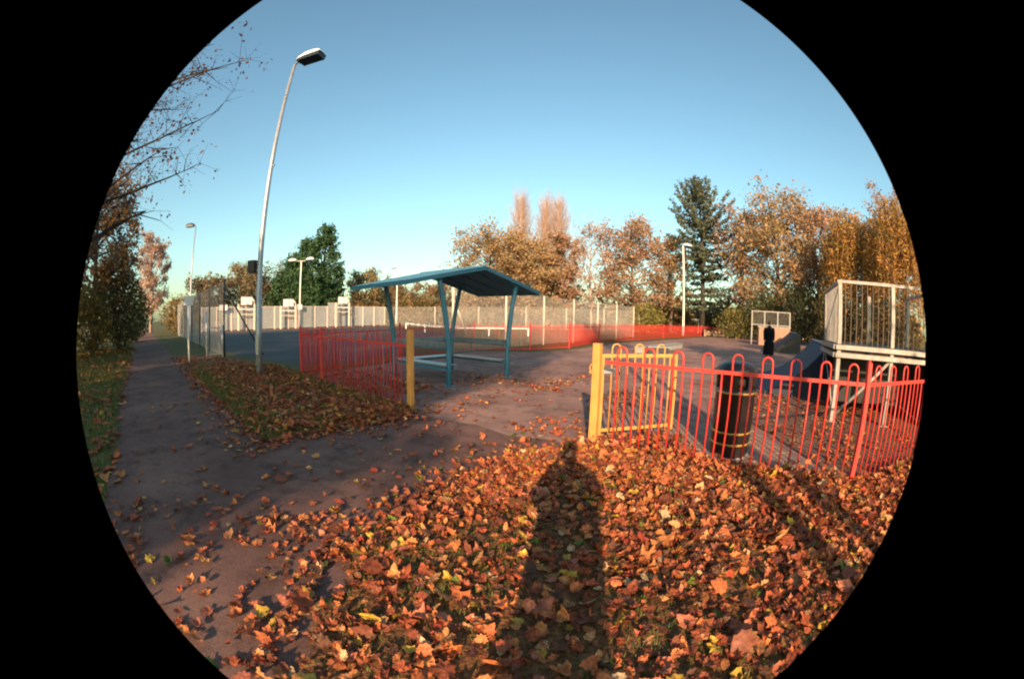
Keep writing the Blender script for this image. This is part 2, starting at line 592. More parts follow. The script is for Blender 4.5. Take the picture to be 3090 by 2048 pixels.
def fence(label, pts, posts, group='red bow-top fences round the skate yard', first_gap=.12, bow=RED_BOW, bar=RED_BAR, rails=(1.03, .06)):
    """pts: ground line; posts: indices of pts that carry a post"""
    x0, y0 = pts[0]
    root = thing('bow_top_fence', label, 'fence', (x0, y0, 0), 0, group)
    for i in posts:
        link('post', RED_POST, root, (pts[i][0] - x0, pts[i][1] - y0, 0), math.atan2(pts[min(i + 1, len(pts) - 1)][1] - pts[max(i - 1, 0)][1], pts[min(i + 1, len(pts) - 1)][0] - pts[max(i - 1, 0)][0]))
    for a, b in zip(pts[:-1], pts[1:]):
        d = Vector((b[0] - a[0], b[1] - a[1]))
        L = d.length
        d.normalize()
        ang = math.atan2(d.y, d.x)
        for z in rails:
            mb = MB().bar((0, 0, 0), (L, 0, 0), .012, .036)
            r_ = mb.build('rail', bow.materials[0], root)
            r_.location = (a[0] - x0, a[1] - y0, z)
            r_.rotation_euler = (0, 0, ang)
        n = max(1, round((L - .06) / .33))
        pitch = (L - .06) / n
        for k_ in range(n):
            s = .03 + pitch * (k_ + .5)
            q = link('bow', bow, root, (a[0] - x0 + d.x * s, a[1] - y0 + d.y * s, random.uniform(-.006, .006)), ang)
            q.rotation_euler[1] = random.uniform(-.008, .008)
            if k_ < n - 1:
                s += pitch / 2
                link('bar', bar, root, (a[0] - x0 + d.x * s, a[1] - y0 + d.y * s, 0), ang)
    return root


fence('red bow-top fence in the leaves at right, in front of the litter bin', [(1.16, 4.34), (3.46, 2.50), (6.2, 2.46), (8.9, 2.42)], [1, 2, 3])
fence('red bow-top fence running left from the shaded yellow post, lamp post behind its end', [(-1.50, 6.28), (-4.11, 8.53), (-5.1, 9.32)], [1, 2])
fence('long red bow-top fence running behind the blue shelter to the far right', [(-5.12, 9.40), (-3.5, 13.6), (-1.2, 18.0), (1.3, 18.3), (3.4, 20.1), (6.3, 25.5), (14.5, 34.2), (23.0, 42.5)],
      [1, 2, 3, 4, 5, 6, 7])

# yellow gate posts and the open yellow gate
def gate_post(label, x, y, h, rz):
    t = thing('gate_post', label, 'gate post', (x, y, 0), rz, 'yellow gate posts')
    MB().box(-.045, .045, -.045, .045, -.1, h, .007).build('shaft', M['ochre'], t)
    MB().box(-.047, .047, -.047, .047, h + .001, h + .012, .004).build('cap', M['ochre'], t)
    return t


gp = gate_post('bright yellow gate post in the leaves beside the photographer shadow', 1.07, 4.40, 1.22, R(-38))
MB().bar((-.10, .02, .90), (-.045, .02, .90), .012, .025).tube([(-.085, .02, .91), (-.10, .02, .95), (-.085, .02, .99), (-.06, .02, .985)], .008, 6).build('latch_ring', M['ochre'], gp)
gate_post('yellow gate post at the end of the left red fence, lower half shaded', -1.43, 6.22, 1.27, R(-40))

YB, YS = bow_mesh('bow', M['ochre'], 1.21, .115, .011, .10), bar_mesh('bar', M['ochre'], 1.07, .011, .10)
gate = thing('yellow_gate', 'open yellow bow-top gate standing behind the near red fence', 'gate', (1.20, 4.66, 0), math.atan2(.17, 1.04))
GL = 1.06
MB().bar((0, 0, 1.07), (GL, 0, 1.07), .014, .04).build('top_rail', M['ochre'], gate)
MB().bar((0, 0, .16), (GL, 0, .16), .014, .04).build('bottom_rail', M['ochre'], gate)
for x in (0, GL):
    MB().box(x - .02, x + .02, -.02, .02, .10, 1.09, .004).build('stile', M['ochre'], gate)
for x in (.13, .45, .77):
    link('bow', YB, gate, (x + .05, 0, 0))
for x in (.335, .655, .97):
    link('bar', YS, gate, (x, 0, 0))
MB().box(.0, .16, -.03, -.016, .86, .92, .004).build('latch_plate', M['galv'], gate)


# ------------------------------------------------------------------ litter bin
bx, by = 2.66, 3.93
bn = thing('litter_bin', 'black round litter bin with gold bands behind the red fence', 'litter bin', (bx, by, 0), R(20))
MB().lathe([(.215, 0.02), (.235, .03), (.245, .10), (.245, .74), (.252, .76), (.252, .80), (.20, .80)], 28).build('body', M['binblack'], bn, True)
MB().lathe([(.12, .80), (.12, .985)], 20).build('liner', M['darkbox'], bn, True)
for i in range(4):
    a = i * math.pi / 2 + .3
    mb = MB()
    n_ = 6
    for rr in (.247, .222):
        pass
    vs, fs = [], []
    for q in range(n_ + 1):
        t = a + (q / n_ - .5) * .75
        for rr in (.222, .248):
            for z in (.797, .965):
                vs.append((rr * math.cos(t), rr * math.sin(t), z))
    for q in range(n_):
        o = q * 4
        fs += [(o, o + 4, o + 5, o + 1), (o + 2, o + 3, o + 7, o + 6), (o + 1, o + 5, o + 7, o + 3), (o, o + 2, o + 6, o + 4)]
    fs += [(0, 1, 3, 2), (n_ * 4, n_ * 4 + 2, n_ * 4 + 3, n_ * 4 + 1)]
    mb.add(vs, fs).build('hood_pillar', M['binblack'], bn)
MB().lathe([(.20, .955), (.256, .957), (.26, .985), (.245, 1.04), (.19, 1.085), (.10, 1.10), (.02, 1.103)], 28).build('hood', M['binblack'], bn, True)
for z in (.765, .315, .185):
    MB().lathe([(.2465, z - .011), (.2545, z - .010), (.2545, z + .010), (.2465, z + .011)], 28).build('gold_band', M['gold'], bn, True)
MB().lathe([(.26, 0.012), (.26, .03), (.22, .035)], 20).build('base_ring', M['concrete'], bn, True)


# ------------------------------------------------------------------ blue shelter
SC, SA = Vector((-1.25, 9.86)), 0.88
SU, SV, ZE, ZP = 2.18, 1.11, 2.17, 2.63
sh = thing('picnic_shelter', 'blue pitched roof shelter on four curved columns with benches', 'shelter', (SC.x, SC.y, 0), SA)
# local x runs across the ridge, local y along it
for s, nm in ((-1, 'roof_slope'), (1, 'roof_slope')):
    P = [(0, -SV, ZP), (s * SU, -SV, ZE), (s * SU, SV, ZE), (0, SV, ZP)]
    if s > 0:
        P = P[::-1]
    P = P[::-1]
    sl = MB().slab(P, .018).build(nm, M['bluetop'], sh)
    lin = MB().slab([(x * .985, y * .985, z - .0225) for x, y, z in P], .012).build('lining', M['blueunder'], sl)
    for q in np.linspace(-SV + .14, SV - .14, 9):
        MB().bar((s * .02, q, ZP + .006), (s * (SU - .02), q, ZE + .010), .02, .018).build('seam', M['bluetop'], sl)
    MB().bar((s * (SU + .012), -SV - .0, ZE - .035), (s * (SU + .012), SV, ZE - .035), .022, .085).build('eave_fascia', M['blue'], sl)
    for y in (-SV - .013, SV + .013):
        MB().bar((s * .0, y, ZP - .03), (s * (SU + .02), y, ZE - .035), .022, .085).build('gable_fascia', M['blue'], sl)
    for q in (-.62, 0, .62):
        MB().bar((s * .05, q, ZP - .055), (s * (SU - .05), q, ZE - .052), .05, .03).build('rafter', M['blueunder'], sl)
MB().bar((0, -SV - .03, ZP + .012), (0, SV + .03, ZP + .012), .14, .02).build('ridge_cap', M['bluetop'], sh)
CB, CT, CY = .98, 1.30, 1.0
for s in (-1, 1):
    for t in (-1, 1):
        zt = ZP - (ZP - ZE) * CT / SU - .03
        p = [(s * CB, t * CY, -.05), (s * CB, t * CY, .55)]
        for q in np.linspace(0, 1, 9)[1:]:
            p.append((s * (CB + (CT - CB) * q ** 1.7), t * CY, .55 + (zt - .55) * q))
        col = MB().tube(p, .058, 12).build('column', M['blue'], sh, True)
        MB().box(s * CB - .11, s * CB + .11, t * CY - .11, t * CY + .11, .010, .024, .003).build('base_plate', M['blue'], col)
        MB().bar((s * (CT - .22), t * CY, ZP - (ZP - ZE) * (CT - .22) / SU - .062), (s * (CT + .16), t * CY, ZP - (ZP - ZE) * (CT + .16) / SU - .062), .09, .02).build('head_plate', M['blue'], col)


def bench(p, q):
    """bench between two columns: seat and a back rail on the outer side"""
    p, q = Vector(p), Vector(q)
    d = (q - p).normalized()
    inn = Vector((-p.x - q.x, -p.y - q.y)).normalized()
    L = (q - p).length
    b = link('bench', MB().bar((p.x, p.y, .36), (q.x, q.y, .36), .05, .05).mesh('bench', M['blue']), sh)
    for k_ in range(3):
        o = inn * (.03 + .115 * k_)
        a, c = p + d * .06 + o, q - d * .06 + o
        MB().bar((a.x, a.y, .432), (c.x, c.y, .432), .105, .03).build('seat_slat', M['steelseat'], b)
    for e in (.22, .78):
        m_ = p + d * (L * e)
        n_ = m_ + inn * .29
        MB().bar((m_.x, m_.y, .40), (n_.x, n_.y, .40), .04, .03).build('bracket', M['blue'], b)
    a, c = p + d * .05, q - d * .05
    MB().bar((a.x, a.y, .88), (c.x, c.y, .88), .03, .10).build('back_rail', M['steelseat'], b)
    MB().tube([(a.x, a.y, .80), (c.x, c.y, .80)], .018, 8).build('lower_rail', M['blue'], b)


bench((-CB, -CY), (-CB, CY))
bench((-CB, CY), (CB, CY))
bench((CB, CY), (CB, -CY))


# ------------------------------------------------------------------ lamp posts
def flood_head(parent, ang, z, x=0, y=0, size=1.0, shell=None):
    """floodlight on a short bracket: pale shell above, dark glass below, pointing along ang"""
    d = Vector((math.cos(ang), math.sin(ang), 0))
    h = link('lamp_head', MB().tube([(x, y, z - .02), (x + d.x * .10 * size, y + d.y * .10 * size, z + .08 * size), (x + d.x * .2 * size, y + d.y * .2 * size, z + .12 * size)], .035 * size, 8).mesh('lamp_head', M['pole'], True), parent)
    n_ = 10
    vs, fs = [], []
    prof = [(0, .0), (.10, .13), (.30, .20), (.55, .20), (.72, .15), (.80, .04)]
    s_ = Vector((-d.y, d.x, 0))
    for i, (a, t) in enumerate(prof):
        w = .20 * size * (0.6 + .4 * math.sin(min(1, a / .3) * math.pi / 2))
        for j in range(n_ + 1):
            u_ = j / n_ * math.pi
            p = Vector((x, y, z)) + d * ((a + .08) * size) + s_ * (math.cos(u_) * w) + Vector((0, 0, .06 * size + math.sin(u_) ** .6 * t * size))
            vs.append(p)
    for i in range(len(prof) - 1):
        for j in range(n_):
            o = i * (n_ + 1) + j
            fs.append((o, o + 1, o + n_ + 2, o + n_ + 1))
    MB().add(vs, fs).build('shell', shell or M['lampshell'], h, True)
    a, b = Vector((x, y, z)) + d * (.20 * size), Vector((x, y, z)) + d * (.86 * size)
    MB().bar((a.x, a.y, z + .015 * size), (b.x, b.y, z + .0 * size), .36 * size, .09 * size).build('glass', M['lampglass'], h)
    return h


def lamp(label, x, y, h, heads, r0=.085, r1=.05, mat='pole', size=1.0, group='floodlight posts', shell=None):
    t = thing('lamp_post', label, 'lamp post', (x, y, 0), 0, group)
    MB().tube([(0, 0, -.1), (0, 0, 1.4), (0, 0, 1.42), (0, 0, h * .55), (0, 0, h)], [r0, r0, r0 * .88, r0 * .72, r1], 14).build('pole', M[mat], t, True)
    if len(heads) > 1:
        MB().bar((-.45 * size, 0, h - .02), (.45 * size, 0, h - .02), .06, .06).build('cross_arm', M[mat], t)
        for i, a in enumerate(heads):
            flood_head(t, a, h, -.4 * size if i == 0 else .4 * size, 0, size)
    else:
        flood_head(t, heads[0], h, 0, 0, size, shell)
    return t


L1 = lamp('tall grey lamp post with a black box, standing in leaves left of the shelter', -6.27, 9.00, 9.15, [R(-8)], .095, .05, size=1.15)
MB().box(-.36, -.11, -.14, .10, 2.66, 2.99, .012).build('control_box', M['black'], L1)
for z in (2.74, 2.92):
    MB().bar((-.12, 0, z), (-.07, 0, z), .05, .04).build('box_bracket', M['galv'], L1)
MB().tube([(.06, -.02, 5.60), (.13, -.03, 5.62)], .03, 8).build('socket', M['galv'], L1)
MB().box(-.05, .05, -.102, -.086, .55, 1.05, .004).build('service_door', M['pole'], L1)
lamp('far lamp post rising behind the white sign on the left path', -28.4, 28.3, 10.2, [R(200)], .10, .06, 'pole', 1.3, shell=M['darkpost'])
lamp('pale lamp post with two heads in front of the green cypresses', -32.4, 58.9, 10.5, [R(180), R(0)], .16, .11, 'palepole', 1.9)
lamp('distant two-headed lamp post left of the tall grey lamp post', -56.6, 77.0, 10.2, [R(180), R(0)], .15, .10, 'palepole', 1.8)
lamp('distant single lamp post in front of the right cypress edge', -42.5, 86.8, 10.2, [R(10)], .16, .12, 'palepole', 1.7)
lamp('pale lamp post seen through the left end of the blue shelter', -19.3, 72.5, 10.3, [R(160)], .16, .12, 'palepole', 1.6)
lamp('pale lamp post in front of the dark fir at the yard edge', 20.5, 42.4, 10.3, [R(20)], .14, .10, 'palepole', 1.5)


# ------------------------------------------------------------------ chain-link fences
def chain_fence(label, pts, h, post_mat, spacing=.09, wr=.0022, post_r=.045, cat='fence', name='chain_link_fence', brace=None, rails=True, group=None):
    x0, y0 = pts[0]
    t = thing(name, label, cat, (x0, y0, 0), 0, group)
    for i, (x, y) in enumerate(pts):
        MB().tube([(x - x0, y - y0, -.1), (x - x0, y - y0, h + .06)], post_r, 8).build('post', M[post_mat], t, True)
    for a, b in zip(pts[:-1], pts[1:]):
        a3, b3 = Vector((a[0] - x0, a[1] - y0, 0)), Vector((b[0] - x0, b[1] - y0, 0))
        L = (b3 - a3).length
        d = (b3 - a3) / L
        sp = spacing * 1.414
        mb = MB()
        hz = h - .08
        for sgn in (1, -1):
            for k_ in np.arange(-hz, L, sp):
                s0, s1 = k_, k_ + hz
                z0, z1 = .08, h
                if s0 < 0:
                    z0 += -s0
                    s0 = 0
                if s1 > L:
                    z1 -= s1 - L
                    s1 = L
                if s1 - s0 < .03:
                    continue
                if sgn < 0:
                    s0, s1 = L - s0, L - s1
                p, q = a3 + d * s0 + Vector((0, 0, z0)), a3 + d * s1 + Vector((0, 0, z1))
                mb.tube([p, q], wr, 3, False)
        w = mb.build('wire_mesh', M['wire'], t)
        w['kind'] = 'stuff'
        for z in ((.08, h * .5, h) if rails else (h,)):
            MB().tube([a3 + Vector((0, 0, z)), b3 + Vector((0, 0, z))], .004, 4).build('line_wire', M['wire'], t)
    if brace:
        for (p, q) in brace:
            MB().tube([(p[0] - x0, p[1] - y0, p[2]), (q[0] - x0, q[1] - y0, q[2])], .035, 8).build('brace', M[post_mat], t, True)
    return t


chain_fence('tall chain-link fence with pale posts behind the shelter', [(-1.9, 15.7), (.19, 19.0), (2.3, 22.2), (4.4, 24.6), (6.6, 27.4), (8.7, 29.9), (11.1, 32.9)], 2.62,
            'concretepost', .065, .0036, .05, brace=[((-1.9, 15.7, 2.2), (-1.2, 16.8, .1))])
chain_fence('far chain-link fence across the grass behind the shelter', [(-22, 60), (-15, 56.5), (-9, 54), (-3, 52), (3, 50.5), (8, 50), (13, 50.5), (18, 51)], 2.7,
            'concretepost', .16, .010, .06)
chain_fence('chain-link fence beside the left path with a dark braced corner post', [(-10.7, 12.75), (-13.6, 15.0), (-16.7, 17.5), (-20, 20.1), (-24.5, 23.7), (-30.6, 28.5)], 2.95,
            'darkpost', .10, .0035, .042, brace=[((-10.7, 12.75, 2.75), (-9.25, 13.6, .05))])

# galvanised gate end by the corner
kg = thing('path_gate', 'small galvanised bar gate beside the white path sign', 'gate', (-11.07, 12.02, 0), math.atan2(.6, .35))
for x, h_ in ((0, 1.75), (.72, 1.25)):
    MB().tube([(x, 0, -.1), (x, 0, h_)], .04, 10).build('post', M['galv'], kg, True)
for z in (.15, 1.15):
    MB().bar((0, 0, z), (.72, 0, z), .03, .04).build('rail', M['galv'], kg)
for x in np.arange(.09, .7, .09):
    MB().tube([(x, 0, .15), (x, 0, 1.15)], .012, 6).build('bar', M['galv'], kg)

sg = thing('path_sign', 'small white sign on a slim pale post beside the left path', 'sign', (-10.9, 10.75, 0), R(42))
MB().tube([(0, 0, -.1), (0, 0, 2.30)], .035, 10).build('post', M['white'], sg, True)
MB().box(-.19, .19, -.055, -.037, 2.0, 2.32, .006).build('plate', M['white'], sg)
for z in (2.08, 2.24):
    MB().box(-.05, .05, -.036, .04, z - .015, z + .015, .003).build('clip', M['galv'], sg)

# ------------------------------------------------------------------ ball court wall with hoops
ca, cb = Vector((-34, 36)), Vector((-17.6, 59))
cd = (cb - ca)
CL = cd.length
cd.normalize()
cw = thing('ball_court_wall', 'grey mesh panel wall of the ball court with pale posts', 'court wall', (ca.x, ca.y, 0), math.atan2(cd.y, cd.x))
n_b = 14
for i in range(n_b + 1):
    s = CL * i / n_b
    MB().box(s - .07, s + .07, -.07, .07, -.1, 2.85, .01).build('post', M['courtpost'], cw)
for i in range(n_b):
    s0, s1 = CL * i / n_b + .08, CL * (i + 1) / n_b - .08
    p_ = MB()
    hh_ = 2.75 if i not in (9, 10) else 3.25
    for z in np.arange(.1, hh_, .11):
        p_.box(s0, s1, -.012, .012, z, z + .082)
    p_.build('panel', M['panel'], cw)
    MB().bar((s0 - .02, -.03, hh_ + .02), (s1 + .02, -.03, hh_ + .02), .06, .06).build('top_rail', M['courtpost'], cw)
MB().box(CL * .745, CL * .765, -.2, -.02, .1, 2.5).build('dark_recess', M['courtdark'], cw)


def hoop(label, s, zb, w=1.5, tall=True):
    p = ca + cd * s
    nrm = Vector((cd.y, -cd.x))
    t = thing('basketball_hoop', label, 'basketball hoop', (p.x + nrm.x * .5, p.y + nrm.y * .5, 0), math.atan2(cd.y, cd.x), 'hoops of the ball court')
    MB().box(-w / 2, w / 2, -.05, 0, zb, zb + .95, .01).build('backboard', M['board'], t)
    for x in (-1.1, 1.1):
        MB().box(x - .09, x + .09, -.09, .09, -.1, zb + .1, .01).build('goal_post', M['courtpost'], t)
    MB().box(-1.05, 1.05, -.07, .07, zb - .55, zb - .42, .01).build('cross_bar', M['board'], t)
    MB().box(-1.05, 1.05, -.07, .07, zb - 1.15, zb - 1.05, .01).build('goal_bar', M['courtpost'], t)
    ring = MB()
    ring.tube([(.23 * math.cos(a), -.32 + .23 * math.sin(a), zb + .12) for a in np.linspace(0, 2 * math.pi, 15)], .018, 6)
    ring.build('ring', M['orange'], t, True)
    MB().tube([(1.1, 0, zb + .1), (1.0, 0, zb + .55), (.7, 0, zb + .75)], .09, 8).build('arm', M['courtpost'], t, True)
    return t


hoop('basketball hoop seen just left of the tall grey lamp post', CL * .21, 3.0)
hoop('basketball hoop on the court wall below the green cypresses', CL * .42, 2.75)
hoop('basketball hoop unit nearest the blue shelter on the court wall', CL * .72, 3.15)
for s, lb in ((.10, 'small white board on the court wall beside the dark corner post'), (.475, 'small white board under the two-headed pale lamp post')):
    p = ca + cd * (CL * s)
    o = thing('white_board', lb, 'board', (p.x + .3, p.y - .25, 0), math.atan2(cd.y, cd.x))
    MB().box(-.05, .05, -.05, .05, -.1, 2.4, .01).build('post', M['courtpost'], o)
    MB().box(-.55, .55, -.08, -.052, 2.4, 3.05, .01).build('plate', M['board'], o)

# white pitch barrier and goal
wb = thing('pitch_barrier', 'low white rail barrier across the grass behind the shelter', 'barrier', (-11, 45.6, 0))
bp = [(-11, 45.6), (-7.0, 36.5), (-4.2, 30.5), (-1.0, 31.2), (2.1, 32.0)]
for a, b in zip(bp[:-1], bp[1:]):
    MB().bar((a[0] + 11, a[1] - 45.6, .62), (b[0] + 11, b[1] - 45.6, .62), .05, .15).build('rail', M['white'], wb)
for a in bp:
    MB().box(a[0] + 11 - .05, a[0] + 11.05, a[1] - 45.6 + .03, a[1] - 45.6 + .13, -.05, .66).build('post', M['white'], wb)
gl = thing('goal_frame', 'white goal frame with crossbar at the far right edge of the grass', 'goal', (24.2, 57.0, 0), R(-25))
for x in (0, 5.4):
    MB().tube([(x, 0, -.1), (x, 0, 1.95)], .07, 8).build('goal_post', M['white'], gl, True)
MB().bar((-.1, 0, 1.98), (5.5, 0, 1.98), .16, .22).build('crossbar', M['white'], gl)
for x in (0, 5.4):
    MB().tube([(x, 0, 1.9), (x, 1.2, 0)], .04, 6).build('stay', M['white'], gl, True)
nb = thing('notice_board', 'white notice board above the left end of the goal', 'notice board', (25.2, 59.5, 0), R(-22))
for x in (-.5, .5):
    MB().box(x - .05, x + .05, 0, .1, -.1, 2.6).build('post', M['timber'], nb)
MB().box(-.75, .75, -.06, -.003, 2.5, 3.5, .02).build('plate', M['board'], nb)

# ------------------------------------------------------------------ skate ramps
A0 = Vector((5.55, 4.80))
ea, eb = Vector((.64, .77)).normalized(), Vector((.77, -.64)).normalized()
rp = thing('ramp_platform', 'raised skate ramp platform with pale steel railings behind the right fence', 'skate ramp', (A0.x, A0.y, 0), math.atan2(eb.y, eb.x))
W_, D_, ZD, ZR = 1.12, 2.1, 1.30, 2.32      # local x along eb, local y along ea
LEG = [(0, 0), (W_, 0), (0, D_), (W_, D_), (W_ * 2, 0), (W_ * 2, D_)]
for x, y in LEG:
    MB().box(x - .04, x + .04, y - .04, y + .04, -.05, ZR, .006).build('post', M['steelwhite'], rp)
    MB().box(x - .09, x + .09, y - .09, y + .09, .016, .03, .003).build('foot_plate', M['steelwhite'], rp)
MB().box(-.06, W_ * 2 + .06, -.06, D_ + .06, ZD - .02, ZD + .02, .004).build('deck', M['darkbox'], rp)
for z in (ZD - .165, ZD - .035):
    for y in (-.07, D_ + .07):
        MB().bar((-.07, y, z), (W_ * 2 + .07, y, z), .05, .075).build('deck_beam', M['steelwhite'], rp)
    for x in (-.09, W_ * 2 + .09):
        MB().bar((x, -.05, z), (x, D_ + .05, z), .05, .075).build('deck_beam', M['steelwhite'], rp)
for y in (0,):
    MB().bar((-.05, y, ZR + .025), (W_ * 2 + .05, y, ZR + .025), .06, .05).build('top_rail', M['steelwhite'], rp)
for x in (0, W_ * 2):
    MB().bar((x, 0, ZR + .027), (x, D_ + .05, ZR + .027), .06, .05).build('top_rail', M['steelwhite'], rp)
for x in np.arange(.11, W_ * 2, .115):
    if abs(x - W_) > .05:
        MB().tube([(x, 0, ZD + .02), (x, 0, ZR)], .008, 6).build('baluster', M['ironbar'], rp)
for y in np.arange(.11, D_, .115):
    MB().tube([(0, y, ZD + .02), (0, y, ZR)], .013, 6).build('baluster', M['steelwhite'], rp)
MB().tube([(.02, 0.0, .12), (W_ - .02, 0.0, ZD - .2)], .03, 8).build('brace', M['steelwhite'], rp, True)
MB().tube([(0.0, .06, .12), (0.0, D_ - .02, ZD - .2)], .022, 8).build('brace', M['steelwhite'], rp, True)
MB().box(-.02, W_ * 2, D_ - .05, D_ - .03, .03, ZD - .22).build('back_panel', M['darkbox'], rp)
MB().box(.06, W_ * 2 - .05, .95, .97, .22, ZD - .22).build('shade_panel', M['darkbox'], rp)  # added near-black sheet, stands in for the shade under the deck
MB().box(W_ * 2 - .02, W_ * 2 - .0, .1, D_ - .1, .03, ZD - .22).build('side_panel', M['darkbox'], rp)


def quarter_pipe(label, org, dx, length, run, h, mat, side, group='skate ramps in the yard'):
    """org: top corner; dx: unit vector along the lip; the curve drops to the left of dx"""
    dn = Vector((-dx.y, dx.x))
    t = thing('quarter_pipe', label, 'skate ramp', (org.x, org.y, 0), math.atan2(dx.y, dx.x), group)
    prof = [(-.35, h), (0, h)]
    for q in np.linspace(0, 1, 13)[1:]:
        a = q * math.pi / 2 * .82
        prof.append((run * (1 - math.cos(math.pi / 2 * q)) if False else run * q, h * (1 - q) ** 2))
    n_ = len(prof)
    vs = [(0, a, b) for a, b in prof] + [(length, a, b) for a, b in prof]
    MB().add(vs, [(i, i + n_, i + 1 + n_, i + 1) for i in range(n_ - 1)]).build('riding_surface', M[mat], t, True)
    for x in (.015, length - .015):
        q_ = [(x, a, b - .012) for a, b in prof] + [(x, prof[-1][0], .0), (x, -.35, .0)]
        MB().add(q_, [tuple(range(len(q_)))]).build('side_sheet', M[side], t)
    MB().add([(0.015, -.35, 0), (length - .015, -.35, 0), (length - .015, -.35, h - .01), (.015, -.35, h - .01)], [(0, 1, 2, 3)]).build('back_sheet', M[side], t)
    MB().tube([(0, 0, h + .012), (length, 0, h + .012)], .03, 8).build('coping', M['galv'], t, True)
    return t


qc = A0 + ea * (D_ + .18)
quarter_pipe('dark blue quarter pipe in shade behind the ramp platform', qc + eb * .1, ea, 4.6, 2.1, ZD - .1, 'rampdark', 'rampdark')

# the far platform with a brown board back, beyond the standing person
r2 = thing('far_ramp', 'far skate ramp with brown boarded back and pale railings right of the person', 'skate ramp', (20.6, 28.6, 0), R(-34), 'skate ramps in the yard')
MB().box(.7, 3.6, 0, 3.0, 0, 1.5, .02).build('boarding', M['rampply'], r2)
MB().box(.6, 3.65, -.05, 3.05, 1.502, 1.58).build('deck', M['steelwhite'], r2)
for x in (0.05, 1.2, 2.4, 3.55):
    MB().box(x - .05, x + .05, -.04, .06, 1.582 if x > .6 else 0, 2.75).build('post', M['steelwhite'], r2)
MB().bar((0, 0, 2.78), (3.6, 0, 2.78), .08, .07).build('top_rail', M['steelwhite'], r2)
MB().bar((0, 0, 1.68), (3.6, 0, 1.68), .06, .06).build('low_rail', M['steelwhite'], r2)
for x in np.arange(.15, 3.5, .13):
    MB().tube([(x, 0, 1.68), (x, 0, 2.78)], .012, 5).build('baluster', M['steelwhite'], r2)
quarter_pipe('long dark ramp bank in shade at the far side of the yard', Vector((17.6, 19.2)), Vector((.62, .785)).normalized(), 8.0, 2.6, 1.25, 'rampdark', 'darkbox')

# low grind ledge behind the yellow gate
gd = thing('grind_ledge', 'low dark grind ledge on the yard tarmac behind the yellow gate', 'skate ledge', (6.55, 17.5, 0), math.atan2(4.6, 4.3))
MB().box(0, 5.8, 0, .55, .008, .24, .01).build('block', M['concrete'], gd)
MB().box(-.03, 5.83, -.03, .58, .24, .30, .01).build('top_slab', M['concrete'], gd)
MB().bar((0, -.035, .285), (5.8, -.035, .285), .03, .03).build('steel_edge', M['galv'], gd)
gb = thing('grind_box', 'low black box opening beside the grind ledge', 'skate box', (6.35, 16.6, 0), R(-10))
MB().box(0, .95, 0, .5, .01, .36, .02).build('body', M['black'], gb)
MB().box(-.04, .99, -.04, .54, .36, .40, .01).build('lid', M['concrete'], gb)

# low timber edge behind the tarmac
te = thing('timber_edging', 'low timber plank wall along the far edge of the yard', 'low wall', (24, 43.5, 0), math.atan2(2.5, 21))
for i in range(7):
    for z in (.02, .36):
        MB().box(i * 3.02, i * 3.02 + 3.0, random.uniform(-.02, .02), .12, z, z + .32, .01).build('plank', M['timber'], te)
    MB().box(i * 3.02 - .07, i * 3.02 + .07, -.12, -.025, -.05, .80, .01).build('stake', M['timber'], te)
fence('red bow-top fence behind the low timber wall at the far right', [(24.2, 44.6), (31, 45.5), (38, 46.4)], [0, 1, 2])


# ------------------------------------------------------------------ people
def skin_body(name, joints, edges, mat, parent=None, subdiv=2, root=0):
    me = bpy.data.meshes.new(name)
    me.from_pydata([j[0] for j in joints], edges, [])
    o = bpy.data.objects.new(name, me)
    C.objects.link(o)
    o.modifiers.new('Skin', 'SKIN')
    for i, j in enumerate(joints):
        sv = me.skin_vertices[0].data[i]
        r_ = j[1]
        sv.radius = (r_, r_) if not isinstance(r_, tuple) else r_
        sv.use_root = (i == root)
    s = o.modifiers.new('Sub', 'SUBSURF')
    s.levels = s.render_levels = subdiv
    dg = bpy.context.evaluated_depsgraph_get()
    m2 = bpy.data.meshes.new_from_object(o.evaluated_get(dg))
    m2.name = name
    m2.materials.clear()
    m2.materials.append(mat)
    m2.polygons.foreach_set('use_smooth', [True] * len(m2.polygons))
    bpy.data.objects.remove(o)
    return link(name, m2, parent)


def head(parent, x, y, z, facing, scale=1.0, hat=False):
    """head with nose, ears, eyes, mouth and hair; facing is the angle of the face in the parent's xy plane"""
    mb = MB()
    prof = [(.02, -.115), (.055, -.105), (.068, -.07), (.078, -.02), (.084, .03), (.08, .075), (.06, .105), (.02, .122)]
    mb.lathe([(r_ * scale, z_ * scale) for r_, z_ in prof], 16)
    mb.v = [(a * .92, b * 1.12, c) for a, b, c in mb.v]
    mb.add([(-.014, -.090, -.03), (.014, -.090, -.03), (0, -.118, -.032), (0, -.092, .02)], [(0, 1, 2), (0, 2, 3), (1, 3, 2)])
    for s in (-1, 1):
        mb.tube([(s * .074, .0, -.03), (s * .086, .008, -.005), (s * .078, .004, .025)], [.008, .013, .007], 6)
    h = mb.build('head', M['skin'], parent, True)
    h.location = (x, y, z)
    h.rotation_euler = (0, 0, facing)
    for s in (-1, 1):
        MB().lathe([(.003, -.007), (.010, 0), (.003, .007)], 8, s * .03, -.086).build('eye', M['lampglass'], h, True)
    MB().bar((-.02, -.087, -.065), (.02, -.087, -.065), .008, .007).build('mouth', M['rampply'], h)
    hm = MB().lathe([(.072, -.06), (.086, -.01), (.092, .04), (.086, .085), (.06, .118), (.015, .135)], 16)
    hm.v = [(a * .96, b * 1.12 + .018, c) for a, b, c in hm.v]
    hm.build('hair', M['hair'], h, True)
    return h


